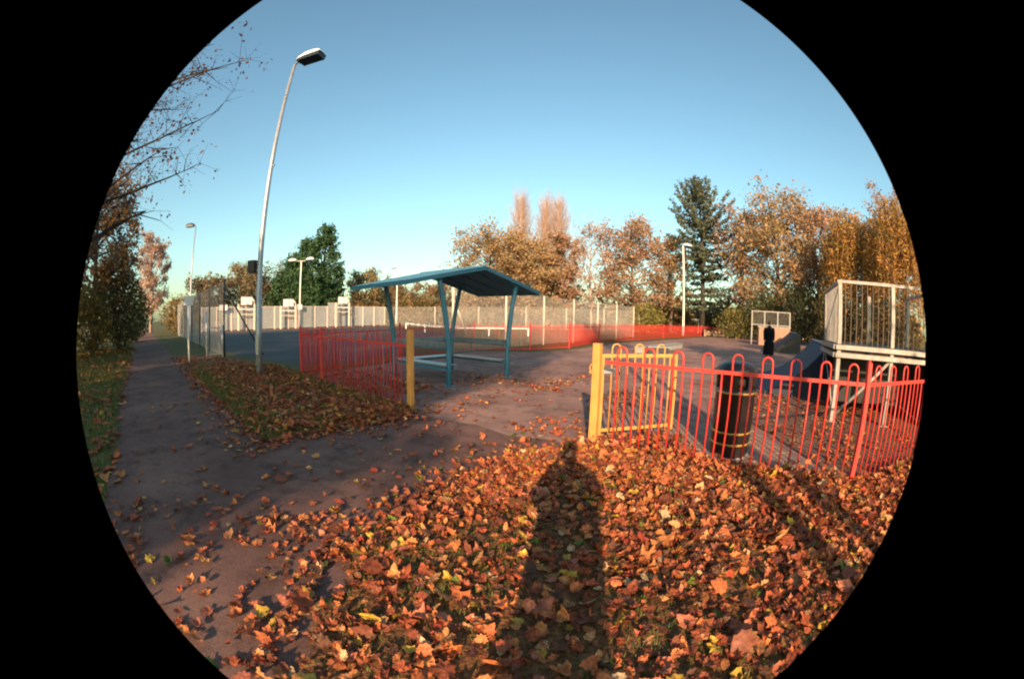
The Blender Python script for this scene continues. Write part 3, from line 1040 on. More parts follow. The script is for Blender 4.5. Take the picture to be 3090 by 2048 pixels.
def fingers(parent, base, d, side, thumb, mat, curl=.5):
    """a hand: palm block and five bent fingers; d = finger direction, side = across the palm, thumb = thumb direction"""
    base, d, side, thumb = Vector(base), Vector(d).normalized(), Vector(side).normalized(), Vector(thumb).normalized()
    n_ = d.cross(side).normalized()
    J, E_ = [(tuple(base - d * .02), .026), (tuple(base + d * .04), (.030))], [(0, 1)]
    p = skin_body('hand', J + [(tuple(base + d * .075), .022)], E_ + [(1, 2)], mat, parent, 1)
    for i, L in enumerate((.068, .078, .072, .056)):
        b = base + d * .065 + side * ((i - 1.5) * .019)
        m_ = b + d * (L * .5) + n_ * (L * .18 * curl)
        t_ = m_ + d * (L * .35) + n_ * (L * .45 * curl)
        MB().tube([b, m_, t_], [.0095, .009, .007], 8).build('finger', mat, p, True)
    b = base + d * .01 - side * .028
    MB().tube([b, b + thumb * .035 + d * .01, b + thumb * .05 + d * .035], [.012, .0105, .008], 8).build('thumb', mat, p, True)
    return p


# standing person in a long black coat, seen across the yard
pr = thing('person', 'person in a long black coat standing on the yard tarmac with back turned', 'person', (13.5, 17.0, .008), R(-30))
bj = [((0, 0, .98), .17), ((0, 0, 1.15), .165), ((0, .0, 1.32), .18), ((0, .0, 1.45), .12), ((0, -.01, 1.53), .058), ((0, -.015, 1.60), .055),
      ((-.11, 0, .88), .11), ((-.12, .01, .48), .068), ((-.12, .03, .10), .045), ((-.12, -.10, .04), .04),
      ((.11, 0, .88), .11), ((.12, -.02, .48), .068), ((.13, .0, .10), .045), ((.14, -.13, .04), .04),
      ((-.20, 0, 1.42), .075), ((-.25, .01, 1.14), .055), ((-.23, -.06, .90), .042),
      ((.20, 0, 1.42), .075), ((.25, .01, 1.14), .055), ((.23, -.06, .90), .042)]
be = [(0, 1), (1, 2), (2, 3), (3, 4), (4, 5), (0, 6), (6, 7), (7, 8), (8, 9), (0, 10), (10, 11), (11, 12), (12, 13), (3, 14), (14, 15), (15, 16), (3, 17), (17, 18), (18, 19)]
skin_body('body', bj, be, M['jeans'], pr)
ct = MB()
ring = []
for z, rx, ry in ((.10, .31, .22), (.35, .30, .21), (.65, .285, .20), (.95, .26, .18), (1.10, .25, .175), (1.30, .275, .18), (1.42, .255, .16), (1.50, .12, .10), (1.56, .085, .085)):
    ring.append([(rx * math.cos(a) * (1 + .05 * math.sin(5 * a + z * 3) * (z < .9)), ry * math.sin(a) * (1 + .05 * math.sin(5 * a + z * 3) * (z < .9)), z) for a in np.linspace(0, 2 * math.pi, 20, endpoint=False)])
vs = [p for r_ in ring for p in r_]
fs = [(i * 20 + k_, i * 20 + (k_ + 1) % 20, (i + 1) * 20 + (k_ + 1) % 20, (i + 1) * 20 + k_) for i in range(len(ring) - 1) for k_ in range(20)]
ct.add(vs, fs)
for s in (-1, 1):
    ct.tube([(s * .19, 0, 1.45), (s * .25, .01, 1.30), (s * .265, .01, 1.10), (s * .25, -.06, .84)], [.085, .08, .07, .065], 10)
ct.build('coat', M['coat'], pr, True)
fingers(pr, (-.24, -.065, .87), (0, -.1, -1), (0, 1, 0), (.3, -.6, -.6), M['skin'], .6)
fingers(pr, (.24, -.065, .87), (0, -.1, -1), (0, 1, 0), (-.3, -.6, -.6), M['skin'], .6)
hd = head(pr, 0, -.02, 1.70, math.pi, 1.0)
MB().tube([(.19, .05, .95), (.24, .06, .98), (.27, .05, 1.3)], .015, 6).build('bag_strap', M['black'], pr, True)

# the photographer, standing just behind the lens: only the shadow is in view
ph = thing('person', 'photographer holding a camera to the eye, whose shadow lies on the leaves', 'person', (-.03, -.42, .02), 0)
bj = [((0, 0, .95), .17), ((0, 0, 1.12), .175), ((0, .0, 1.30), .19), ((0, .02, 1.42), .11), ((0, .04, 1.49), .06), ((0, .06, 1.56), .055),
      ((-.11, 0, .86), .115), ((-.13, .02, .47), .075), ((-.14, -.01, .10), .05), ((-.15, .12, .04), .042),
      ((.11, 0, .86), .115), ((.13, .03, .47), .075), ((.14, .0, .10), .05), ((.15, .13, .04), .042),
      ((-.20, .02, 1.40), .078), ((-.25, .12, 1.17), .058), ((-.13, .26, 1.38), .042), ((-.10, .30, 1.42), .034),
      ((.20, .02, 1.40), .078), ((.25, .12, 1.17), .058), ((.14, .26, 1.38), .042), ((.11, .30, 1.42), .034)]
be = [(0, 1), (1, 2), (2, 3), (3, 4), (4, 5), (0, 6), (6, 7), (7, 8), (8, 9), (0, 10), (10, 11), (11, 12), (12, 13), (3, 14), (14, 15), (15, 16), (16, 17), (3, 18), (18, 19), (19, 20), (20, 21)]
skin_body('body', bj, be, M['jeans'], ph)
cj = MB()
ring = []
for z, rx, ry in ((.55, .25, .19), (.8, .24, .185), (1.0, .23, .18), (1.2, .24, .18), (1.36, .23, .16), (1.46, .10, .09)):
    ring.append([(rx * math.cos(a), ry * math.sin(a), z) for a in np.linspace(0, 2 * math.pi, 18, endpoint=False)])
cj.add([p for r_ in ring for p in r_], [(i * 18 + k_, i * 18 + (k_ + 1) % 18, (i + 1) * 18 + (k_ + 1) % 18, (i + 1) * 18 + k_) for i in range(len(ring) - 1) for k_ in range(18)])
cj.build('jacket', M['coat'], ph, True)
fingers(ph, (-.085, .30, 1.43), (.25, .12, .6), (0, 1, 0), (.6, .2, .5), M['skin'], .9)
fingers(ph, (.095, .30, 1.43), (-.25, .12, .6), (0, 1, 0), (-.6, .2, .5), M['skin'], .9)
head(ph, 0, .08, 1.63, math.pi, 1.0)
cmr = thing('film_camera', 'small black film camera in the hands of the photographer', 'camera', (0, -.075, 1.445))
MB().box(-.065, .065, -.02, .02, 0, .075, .008).build('case', M['black'], cmr)
MB().lathe([(.022, 0), (.024, .02), (.018, .024)], 14).build('lens', M['lampglass'], cmr).matrix_local = Matrix.Translation((0, .02, .04)) @ Matrix.Rotation(-math.pi / 2, 4, 'X')


# ------------------------------------------------------------------ trees
def card_cloud(pts, size, tint_fn, aspect=.7, normal_bias=None):
    """pts (N,3) -> separate bent quads; returns verts, tints"""
    n = len(pts)
    a = rng.normal(size=(n, 3))
    a /= np.linalg.norm(a, axis=1, keepdims=True)
    b = np.cross(a, rng.normal(size=(n, 3)))
    b /= np.linalg.norm(b, axis=1, keepdims=True) + 1e-9
    s = size * (.35 + 1.5 * rng.beta(1.3, 2.6, n))[:, None]
    a, b = a * s * .5, b * s * .5 * aspect
    v = np.stack([pts - a, pts - b * .9, pts + a, pts + b], 1)
    return v.reshape(-1, 3), tint_fn(pts, n)


def tints(cols, spread=.25, clump=.5):
    cols = np.array(cols, float)

    def fn(pts, n):
        k_ = lump(pts[:, 0] + pts[:, 2], pts[:, 1] - pts[:, 2] * .7, clump, 1.0) * .5 + .5 + rng.normal(0, .22, n)
        idx = np.clip((k_ * len(cols)).astype(int), 0, len(cols) - 1)
        return cols[idx] * rng.uniform(1 - spread, 1 + spread, n)[:, None]
    return fn


BROWN = [(.44, .25, .12), (.50, .31, .15), (.42, .28, .14), (.32, .24, .11)]
GOLD = [(.50, .25, .07), (.58, .32, .09), (.40, .21, .06), (.26, .17, .05)]
RUST = [(.46, .25, .15), (.52, .31, .19), (.42, .26, .16), (.36, .25, .13)]
OLIVE = [(.17, .16, .05), (.13, .14, .045), (.24, .19, .07)]
CONI = [(.06, .125, .05), (.085, .15, .06), (.04, .09, .04)]
FIR = [(.14, .155, .095), (.17, .18, .11), (.09, .11, .075)]
PINK = [(.52, .34, .26), (.58, .40, .31), (.46, .29, .22)]
YGRN = [(.28, .24, .06), (.22, .22, .05), (.33, .24, .07)]


def bez(a, b, c, t):
    return a * ((1 - t) ** 2) + b * (2 * t * (1 - t)) + c * (t * t)


def broadleaf(label, x, y, h, r, n_leaf, cols, leaf=.30, bare=.0, trunk_r=None, clear=.22, limbs=26, twigs=7, bark='bark', seed=0, group='autumn trees round the skate park', name='broadleaf_tree', clump=.55, thin=1.0, twig_r=.02, dense=2.5):
    rs = np.random.RandomState(seed + 11)
    r = r * (1.12 if dense >= 2 else 1.0)
    t = thing(name, label, 'tree', (x, y, 0), rs.uniform(0, 6.28), group)
    tr = trunk_r or h * .018
    mb = MB()
    top = Vector((rs.uniform(-.05, .05) * h, rs.uniform(-.05, .05) * h, h * .9))
    sp = [Vector((0, 0, -.1)), Vector((0, 0, h * .12)), Vector((rs.uniform(-.02, .02) * h, rs.uniform(-.02, .02) * h, h * .4)), (top + Vector((0, 0, h * .4))) * .5 + Vector((0, 0, .04 * h)), top]
    mb.tube(sp, [tr * 1.35, tr, tr * .72, tr * .38, tr * .08], 8)
    nodes = []
    for i in range(limbs):
        f = clear + (1 - clear) * (i + rs.rand()) / limbs * .85
        zt = h * f
        k_ = min(3.999, max(0, np.interp(zt, [p.z for p in sp], range(5))))
        st = sp[int(k_)].lerp(sp[int(k_) + 1], k_ - int(k_)) if int(k_) < 4 else sp[4]
        ang = i * 2.4 + rs.uniform(-.5, .5)
        # crown envelope
        ff = (f - clear) / (1 - clear)
        rad = r * math.sqrt(max(.06, 1 - (2 * (ff * .85 + .12) - .85) ** 2)) * rs.uniform(.65, 1.05)
        en = Vector((math.cos(ang) * rad, math.sin(ang) * rad, min(h * 1.0, zt + h * rs.uniform(.08, .24))))
        md = (st + en) * .5 + Vector((0, 0, h * rs.uniform(-.02, .05))) + Vector((rs.uniform(-.06, .06) * r, rs.uniform(-.06, .06) * r, 0))
        lr = tr * rs.uniform(.30, .5) * (1 - .5 * ff)
        P = [bez(st, md, en, q) for q in (0, .3, .6, .85, 1)]
        mb.tube(P, [lr, lr * .8, lr * .55, lr * .35, lr * .12], 5, False)
        for j in range(twigs):
            q = rs.uniform(.3, 1)
            s0 = bez(st, md, en, q)
            o = Vector((rs.normal(), rs.normal(), rs.normal() * .6 + .35))
            o = o.normalized() * (r * rs.uniform(.16, .34))
            e0 = s0 + o
            mid = s0 + o * .5 + Vector((rs.normal(), rs.normal(), rs.normal())) * (r * .03)
            mb.tube([s0, mid, e0], [max(lr * .28, twig_r), twig_r * .8, twig_r * .4], 3, False)
            nodes += [mid, e0, s0 + o * .8]
            for _ in range(2):
                o2 = Vector((rs.normal(), rs.normal(), rs.normal() * .7 + .3)).normalized() * (r * rs.uniform(.07, .16))
                mb.tube([mid, mid + o2], [twig_r * .7, twig_r * .3], 3, False)
                nodes.append(mid + o2)
    mb.build('trunk', M[bark], t, True)
    nd = np.array([tuple(p) for p in nodes])
    n_leaf = int(n_leaf * dense)
    if n_leaf:
        # some twigs keep many leaves, some none
        wts = rs.rand(len(nd)) ** 2.5 * (rs.rand(len(nd)) > bare)
        wts = wts / wts.sum()
        pick = rs.choice(len(nd), n_leaf, p=wts)
        pts = nd[pick] + rs.normal(size=(n_leaf, 3)) * (r * .075 * thin)
        v, c = card_cloud(pts, leaf, tints(cols, .3, clump))
        link('crown', quads_mesh('crown', v, None, M['leaf'], c), t)
    return t


def poplar(label, x, y, h, w, seed, cols=PINK, n=6500, twn=900, group='tall bare poplars'):
    rs = np.random.RandomState(seed)
    t = thing('poplar_tree', label, 'tree', (x, y, 0), 0, group)
    mb = MB()
    mb.tube([(0, 0, -.1), (.1, 0, h * .5), (0, .1, h * .97)], [h * .012, h * .007, .02], 6)
    mb.build('trunk', M['twigpink'], t, True)
    tw = MB()
    nodes = []
    for i in range(twn):
        f = rs.beta(1.4, 1.3)
        z0 = h * (.12 + .72 * f)
        a = rs.uniform(0, 6.28)
        rad = w * .5 * (1 - .74 * max(0, f - .05)) * rs.uniform(.3, 1)
        L = h * rs.uniform(.10, .2) * (1 - .35 * f)
        s0 = Vector((math.cos(a) * rad * .12, math.sin(a) * rad * .12, z0))
        m_ = Vector((math.cos(a) * rad * .75, math.sin(a) * rad * .75, z0 + L * .45))
        e = Vector((math.cos(a) * rad, math.sin(a) * rad, z0 + L))
        tw.tube([s0, m_, e], [.035, .022, .01], 3, False)
        nodes += [m_, e, (m_ + e) * .5]
    c_ = tw.build('crown', M['twigpink'], t)
    nd = np.array([tuple(p) for p in nodes])
    pts = nd[rs.randint(0, len(nd), n)] + rs.normal(size=(n, 3)) * [.14, .14, .6]
    v, c = card_cloud(pts, .30, tints(cols, .2, .4), .18)
    link('twig_leaves', quads_mesh('twig_leaves', v, None, M['leaf'], c), c_)
    return t


def cypress(label, x, y, h, w, seed, n=16000, group='dense green cypresses', lean=0.0):
    rs = np.random.RandomState(seed)
    t = thing('cypress_tree', label, 'tree', (x, y, 0), 0, group)
    MB().tube([(0, 0, -.1), (lean * .5, 0, h * .5), (lean, 0, h * .95)], [h * .02, h * .013, .04], 7).build('trunk', M['barkdark'], t, True)
    nb = 260
    fb = rs.beta(1.0, 1.35, nb)
    ab = rs.uniform(0, 6.283, nb)
    eb_ = w * .5 * np.minimum(1.0, (1 - fb) * 2.1 + .03) ** .85 * rs.uniform(.62, 1.02, nb)
    bc = np.stack([eb_ * np.cos(ab) + lean * fb, eb_ * np.sin(ab), h * (.03 + .94 * fb)], 1)
    k_ = rs.randint(0, nb, n)
    q = rs.uniform(-.9, 1.0, n)[:, None]
    out = np.stack([np.cos(ab), np.sin(ab), np.full(nb, .9)], 1)[k_]
    pts = bc[k_] + out * q * .62 + rs.normal(size=(n, 3)) * [.34, .34, .30]
    pts = pts[pts[:, 2] > 0]
    v, c = card_cloud(pts, .6, tints(CONI, .4, .9), .5)
    link('crown', quads_mesh('crown', v, None, M['leaf'], c), t)
    return t


def fir(label, x, y, h, w, seed, group=None):
    rs = np.random.RandomState(seed)
    t = thing('fir_tree', label, 'tree', (x, y, 0), 0, group)
    mb = MB()
    mb.tube([(0, 0, -.1), (.1, 0, h * .5), (0, 0, h)], [h * .019, h * .012, .02], 8)
    P = []
    z = h * .16
    while z < h * .985:
        f = z / h
        env = w * .5 * min(1.0, (1 - f) / .27 + .05) * (.80 + .20 * min(1, f / .6))
        nb = 7
        a0 = rs.uniform(0, 6.28)
        for i in range(nb):
            if rs.rand() < (.34 if f < .5 else .05):
                continue
            a = a0 + i * 6.283 / nb + rs.uniform(-.3, .3)
            L = env * rs.uniform(.7, 1.12)
            rise = (-.06 + 2.2 * max(0, f - .5)) * L
            d = Vector((math.cos(a), math.sin(a), 0))
            s0 = Vector((0, 0, z))
            m_ = s0 + d * (L * .55) + Vector((0, 0, rise * .3 - .02 * L))
            e = s0 + d * L + Vector((0, 0, rise + .08 * L))
            mb.tube([s0, m_, e], [.055 * (1 - .5 * f), .035, .012], 4, False)
            for q in np.linspace(.15, 1, int(6 + L * 5)):
                b = s0.lerp(m_, q / .55) if q < .55 else m_.lerp(e, (q - .55) / .45)
                k_ = int(5 + 3 * rs.rand())
                sp_ = .26 * (1.15 - q * .7)
                P.append(np.array(tuple(b)) + rs.normal(size=(k_, 3)) * [sp_, sp_, .13])
        z += h * rs.uniform(.030, .044)
    mb.build('trunk', M['barkdark'], t, True)
    pts = np.concatenate(P)
    v, c = card_cloud(pts, .44, tints(FIR, .35, .8), .5)
    link('crown', quads_mesh('crown', v, None, M['leaf'], c), t)
    return t


def willow(label, x, y, h, w, seed, cols=GOLD, n_str=950, group='orange weeping willows'):
    rs = np.random.RandomState(seed)
    t = thing('willow_tree', label, 'tree', (x, y, 0), 0, group)
    mb = MB()
    mb.tube([(0, 0, -.1), (.1, .1, h * .3), (.2, 0, h * .6)], [h * .03, h * .024, h * .012], 8)
    P = []
    for i in range(n_str):
        a = rs.uniform(0, 6.28)
        q = math.sqrt(rs.rand())
        rad = w * .5 * q
        zt = h * (.62 + .38 * math.sqrt(max(0, 1 - q * q))) * rs.uniform(.86, 1.0)
        L = (zt - h * .10) * rs.uniform(.35, .95)
        p0 = Vector((math.cos(a) * rad, math.sin(a) * rad, zt))
        if i % 10 == 0:
            mb.tube([(.15, 0, h * .5), (p0.x * .5, p0.y * .5, h * .5 + (zt - h * .5) * .8), p0], [.10, .06, .02], 5, False)
        k_ = int(10 + L * 3)
        s = np.linspace(0, 1, k_)
        out = w * .05 * np.sin(s * 1.5)
        pts = np.stack([p0.x + math.cos(a) * out, p0.y + math.sin(a) * out, p0.z - s * L], 1) + rs.normal(size=(k_, 3)) * [.10, .10, .12]
        P.append(pts)
    mb.build('trunk', M['bark'], t, True)
    pts = np.concatenate(P)
    v, c = card_cloud(pts, .36, tints(cols, .35, .5), .35)
    link('crown', quads_mesh('crown', v, None, M['leaf'], c), t)
    return t


def bush(label, x, y, h, w, n, cols, seed, group=None, leaf=.22, name='bush', bark='bark'):
    rs = np.random.RandomState(seed)
    t = thing(name, label, 'bush', (x, y, 0), rs.uniform(0, 6), group)
    mb = MB()
    for i in range(7):
        a = i * .9
        mb.tube([(0, 0, 0), (math.cos(a) * w * .18, math.sin(a) * w * .18, h * .4), (math.cos(a) * w * .3, math.sin(a) * w * .3, h * .8)], [.05, .03, .01], 5, False)
    mb.build('stems', M[bark], t, True)
    u = rs.normal(size=(n, 3))
    u /= np.linalg.norm(u, axis=1, keepdims=True)
    q = rs.uniform(.25, 1, n) ** .4
    az = np.arctan2(u[:, 1], u[:, 0])
    bl = 1 + .16 * np.sin(az * 3 + u[:, 2] * 4 + seed) + .10 * np.sin(az * 7 - u[:, 2] * 9)
    pts = u * (q * bl)[:, None] * [w / 2, w / 2, h * .52] + [0, 0, h * .5]
    pts = pts[pts[:, 2] > .02]
    v, c = card_cloud(pts, leaf, tints(cols, .35, 1.2))
    link('crown', quads_mesh('crown', v, None, M['leaf'], c), t)
    return t


def pol(az, d):
    return d * math.sin(R(az)), d * math.cos(R(az))


# trees along the horizon, left to right
X = pol
broadleaf('bare pinkish tree at the far end of the left path', *X(-51.2, 60), 13.2, 2.9, 3800, PINK, .30, .15, .2, .12, 30, 8, 'twigpink', 3, twig_r=.02)
broadleaf('round brown tree behind the left end of the ball court', *X(-42.3, 80), 8.8, 5.2, 4200, [(.25, .18, .10), (.30, .21, .11), (.19, .15, .08)], .42, 0, .25, .08, 24, 7, 'bark', 5)
broadleaf('olive brown tree right behind the tall grey lamp post', *X(-36.4, 84), 11.4, 6.2, 5200, [(.28, .20, .10), (.24, .19, .09), (.32, .22, .12)], .42, 0, .3, .10, 26, 7, 'bark', 6)
cypress('green cypress at the left of the dense cypress clump', *X(-30.0, 82), 13.6, 9.4, 21)
cypress('middle green cypress of the dense clump behind the court', *X(-27.9, 80), 16.8, 9.6, 22)
cypress('tallest green cypress at the right of the dense clump', *X(-25.9, 79), 19.6, 8.0, 23, lean=.9)
broadleaf('olive tree beside the left tip of the blue roof', *X(-19.4, 88), 10.8, 4.6, 4000, [(.30, .24, .10), (.25, .22, .09), (.36, .26, .13)], .42, 0, .25, .08, 24, 7, 'bark', 8)
broadleaf('low brown tree behind the middle of the blue roof', *X(-14.6, 92), 8.6, 5.0, 3200, [(.32, .22, .12), (.28, .21, .11)], .42, 0, .25, .08, 22, 6, 'bark', 9)
broadleaf('low rusty tree right of the shelter front column', *X(-9.6, 88), 8.0, 5.0, 3200, [(.36, .22, .13), (.28, .20, .10)], .42, 0, .25, .08, 22, 6, 'bark', 10)
poplar('tallest bare poplar at the left of the three', *X(2.5, 76), 28.8, 11.5, 31)
poplar('middle bare poplar of the three', *X(6.1, 77), 28.2, 9.5, 32)
poplar('bare poplar at the right of the three', *X(7.9, 75), 27.2, 12.5, 33)
broadleaf('broad orange brown oak rising over the shelter roof ridge', *X(-1.6, 60), 14.2, 6.6, 7600, BROWN, .34, .1, .35, .12, 34, 8, 'bark', 12)
broadleaf('golden brown tree in front of the left poplar', *X(3.6, 58), 12.6, 4.2, 5600, BROWN, .34, .05, .3, .10, 30, 8, 'bark', 13)
broadleaf('rust brown columnar tree below the right poplars', *X(8.6, 62), 14.4, 2.9, 6000, RUST, .34, .0, .3, .08, 36, 8, 'bark', 14)
broadleaf('bare pale birch right of the rust brown tree', *X(12.6, 55), 15.0, 3.4, 1500, PINK, .26, .5, .16, .15, 30, 9, 'barkpale', 15, twig_r=.022)
broadleaf('spreading brown tree left of the dark fir', *X(18.6, 55), 14.6, 5.3, 6000, RUST, .32, .2, .28, .12, 34, 8, 'bark', 16)
broadleaf('thin brown tree touching the left side of the dark fir', *X(24.0, 57), 13.6, 3.6, 2600, BROWN, .32, .3, .2, .15, 26, 8, 'bark', 17)
fir('tall dark fir with upswept branches behind the right lamp post', *X(28.5, 54), 21.0, 9.2, 41)
broadleaf('pinkish half bare tree just right of the dark fir', *X(34.2, 54), 16.0, 4.6, 3400, PINK, .30, .3, .25, .15, 30, 8, 'bark', 18)
broadleaf('large brown tree above the standing person', *X(39.4, 50), 17.0, 6.2, 7000, BROWN, .34, .15, .35, .14, 34, 8, 'bark', 19)
broadleaf('brown tree between the large brown tree and the willows', *X(46.0, 50), 15.6, 4.6, 5000, RUST, .34, .1, .3, .12, 30, 8, 'bark', 20)
willow('orange willow left of the two above the ramp platform', *X(51.2, 43), 14.0, 7.4, 51)
willow('orange willow right of the two at the frame edge', *X(59.4, 40), 14.2, 8.6, 52)
broadleaf('reddish bare treetop above the right willow', *X(57.5, 55), 19.5, 3.6, 1800, RUST, .30, .4, .3, .3, 24, 8, 'twigpink', 24)
bush('round clipped yellow green bush behind the red fence', *X(20.3, 46), 3.4, 4.4, 2600, YGRN, 61)
bush('dark green holly bush left of the far ramp', *X(38.0, 46), 5.2, 5.2, 3600, [(.05, .06, .025), (.08, .085, .03), (.12, .12, .04)], 62, leaf=.28)
bush('dark laurel bush behind the railings of the far ramp', *X(43.0, 44), 5.6, 5.6, 3800, [(.045, .055, .025), (.07, .075, .03)], 63, leaf=.28)
bush('yellow lit shrub right of the goal frame', *X(33.6, 47), 3.6, 5.0, 2600, [(.22, .20, .05), (.14, .14, .04), (.30, .22, .07)], 64, leaf=.26)
bush('dark bush below the left willow', *X(48.5, 40), 5.2, 5.0, 3200, [(.06, .06, .025), (.13, .10, .035)], 65, leaf=.28)
bush('dark bush below the right willow at the frame edge', *X(56.5, 36), 4.6, 6.5, 3200, [(.05, .05, .025), (.12, .09, .035)], 66, leaf=.28)

# undergrowth that reads as one mass below the trees
P = []
for az in np.arange(-34, 62, .9):
    d = 66 + 6 * math.sin(az * .7) + (20 if az < -6 else 0)
    cx_, cy_ = pol(az + rng.uniform(-.3, .3), d)
    hh_ = rng.uniform(3.0, 7.0) * (d / 66)
    m_ = 420
    u = rng.normal(size=(m_, 3))
    u /= np.linalg.norm(u, axis=1, keepdims=True)
    u *= rng.uniform(.5, 1, (m_, 1))
    q = u * [2.1, 1.6, hh_ * .55] + [cx_, cy_, hh_ * .48]
    P.append(q[q[:, 2] > .05])
v, c = card_cloud(np.concatenate(P), .6, tints([(.30, .17, .08), (.22, .16, .07), (.17, .14, .05), (.34, .21, .10), (.12, .12, .045)], .3, .25))
ug = link('undergrowth', quads_mesh('undergrowth', v, None, M['leaf'], c))
tag(ug, 'tangled brown and green undergrowth in one band below the far trees', 'undergrowth', kind='stuff')

# left edge: dense trees beside the path
broadleaf('tall brown tree at the left frame edge beside the path', -22.5, 12.8, 10.2, 3.4, 6500, [(.30, .17, .07), (.22, .14, .06), (.38, .20, .06)], .22, 0, .25, .06, 34, 8, 'bark', 26)
bush('dark evergreen hedge bush at the left path edge', -20.6, 13.6, 4.6, 3.6, 5200, [(.05, .055, .02), (.09, .085, .03), (.16, .11, .03)], 71, leaf=.17)
bush('golden shrub at the frame edge left of the path', -19.0, 10.6, 3.2, 3.0, 3600, [(.30, .19, .04), (.16, .13, .035), (.09, .08, .03)], 72, leaf=.16)
bush('dark round bush farther along the left path', -27.8, 20.0, 4.2, 3.8, 3600, [(.04, .05, .02), (.07, .07, .03)], 73, leaf=.2)
bush('bright green shrub beside the end of the left path', -33.2, 24.6, 3.4, 2.2, 2200, [(.10, .17, .04), (.14, .20, .05)], 74, leaf=.2)
bush('brown hedge bush right of the path at its far end', -36.5, 34.0, 4.0, 4.4, 2600, [(.26, .17, .06), (.18, .14, .05), (.32, .20, .08)], 75, leaf=.26)
bush('orange hedge bush behind the white path sign', -41.0, 39.5, 4.6, 5.0, 2600, [(.40, .22, .07), (.30, .18, .07)], 76, leaf=.26)
broadleaf('half bare sycamore whose branches hang in at the upper left', -11.6, 5.0, 12.6, 4.9, 6500, [(.16, .07, .05), (.24, .10, .06), (.12, .06, .04)], .11, .45, .2, .2, 44, 18, 'barkdark', 27, thin=.45, twig_r=.009, dense=1.3)

# trees behind the viewpoint: their shade crosses the path, the court and the verge
SG = 'trees behind the viewpoint'
broadleaf('tree behind the viewpoint whose crown shades the left path', -7.4, -17.0, 11.8, 3.0, 17000, BROWN, .28, 0, .2, .45, 40, 9, 'bark', 81, group=SG, dense=1.2)
broadleaf('taller tree behind the viewpoint left of the one shading the path', -11.6, -17.0, 11.5, 3.2, 18000, BROWN, .28, 0, .22, .3, 36, 9, 'bark', 92, group=SG, dense=1.2)
broadleaf('tree behind the viewpoint at far left shading the verge', -19.0, -6.5, 9.5, 4.2, 9000, BROWN, .24, 0, .22, .2, 34, 8, 'bark', 82, group=SG, dense=1.2)
broadleaf('tree left of the path just outside the frame shading the court', -19.5, .5, 9.8, 4.8, 9000, BROWN, .24, 0, .24, .12, 34, 8, 'bark', 83, group=SG, dense=1.2)
broadleaf('tree left of the path outside the frame shading the far court', -26, 4.5, 10.4, 5.0, 9000, BROWN, .26, 0, .24, .12, 34, 8, 'bark', 84, group=SG, dense=1.2)
broadleaf('thin crowned tree behind the viewpoint dappling the yard entrance', -7.9, -20.0, 12.8, 3.6, 6500, BROWN, .24, .1, .16, .66, 30, 8, 'bark', 85, group=SG, dense=1.0)
broadleaf('thin crowned tree far behind the viewpoint dappling the shelter front', -5.6, -17.5, 12.6, 2.8, 2600, BROWN, .24, .35, .14, .68, 26, 8, 'bark', 88, group=SG, thin=.8, dense=1.0)
broadleaf('tree behind the viewpoint on the left lawn shading the path bend', -14.5, -13.0, 12.0, 4.2, 9000, BROWN, .24, 0, .22, .2, 34, 8, 'bark', 89, group=SG, dense=1.0)
broadleaf('tree outside the frame at right shading the ramps', 8.3, -5.0, 9.6, 3.3, 7000, BROWN, .24, .1, .2, .3, 30, 8, 'bark', 90, group=SG, dense=1.2)
broadleaf('tree outside the frame at far right shading the yard', 15.5, -1.5, 9.6, 3.8, 7000, BROWN, .24, .1, .2, .25, 30, 8, 'bark', 91, group=SG, dense=1.2)
broadleaf('slim trunked tree behind the viewpoint, the left of the right pair', 1.25, -3.2, 11.0, 2.0, 900, BROWN, .2, .5, .11, .72, 16, 6, 'bark', 86, group=SG, dense=1.0)
broadleaf('slim trunked tree behind the viewpoint, the right of the right pair', 1.85, -2.6, 11.0, 2.0, 900, BROWN, .2, .5, .10, .72, 16, 6, 'bark', 87, group=SG, dense=1.0)


# ------------------------------------------------------------------ fallen leaves and grass
def leaf_outline(v):
    """maple-like outline (tip towards +y), unit size"""
    rs = np.random.RandomState(100 + v)
    half = [(0.0, -.42), (.12, -.38), (.30, -.40), (.30, -.26), (.49, -.12), (.40, .0), (.44, .20), (.30, .20), (.24, .28), (.16, .42)]
    if v % 4 == 3:      # a plain oval leaf among the lobed ones
        half = [(0.0, -.48), (.10, -.40), (.19, -.30), (.25, -.18), (.28, -.05), (.29, .08), (.26, .20), (.22, .30), (.16, .40), (.09, .50)]
    pts = [(x * rs.uniform(.85, 1.12), y * rs.uniform(.9, 1.1)) for x, y in half[1:]]
    left = [(-x * rs.uniform(.85, 1.12), y * rs.uniform(.9, 1.1)) for x, y in half[1:]][::-1]
    out = [half[0]] + pts + [(rs.uniform(-.04, .04), .58)] + left
    return np.array(out)


def leaf_shape(v):
    rs = np.random.RandomState(300 + v)
    o = leaf_outline(v)
    n = len(o)
    inner = o * .5
    P = np.concatenate([o, inner, [[0, -.02]]])
    c1, c2, c3 = rs.uniform(-.9, 1.5), rs.uniform(-.7, 1.1), rs.uniform(-.8, .8)
    Z = c1 * P[:, 0] ** 2 + c2 * P[:, 1] ** 2 + c3 * P[:, 0] * P[:, 1] + .10 * np.abs(P[:, 0]) * rs.uniform(-1, 1.6) + rs.normal(0, .04, len(P))
    V = np.concatenate([P, Z[:, None]], 1)
    T = []
    for i in range(n):
        j = (i + 1) % n
        T += [(i, j, n + i), (j, n + j, n + i), (n + i, n + j, 2 * n)]
    # stalk
    b = len(V)
    V = np.concatenate([V, [[-.012, -.40, 0], [.012, -.40, 0], [.03, -.80, .05]]])
    T.append((b, b + 1, b + 2))
    return V, np.array(T)


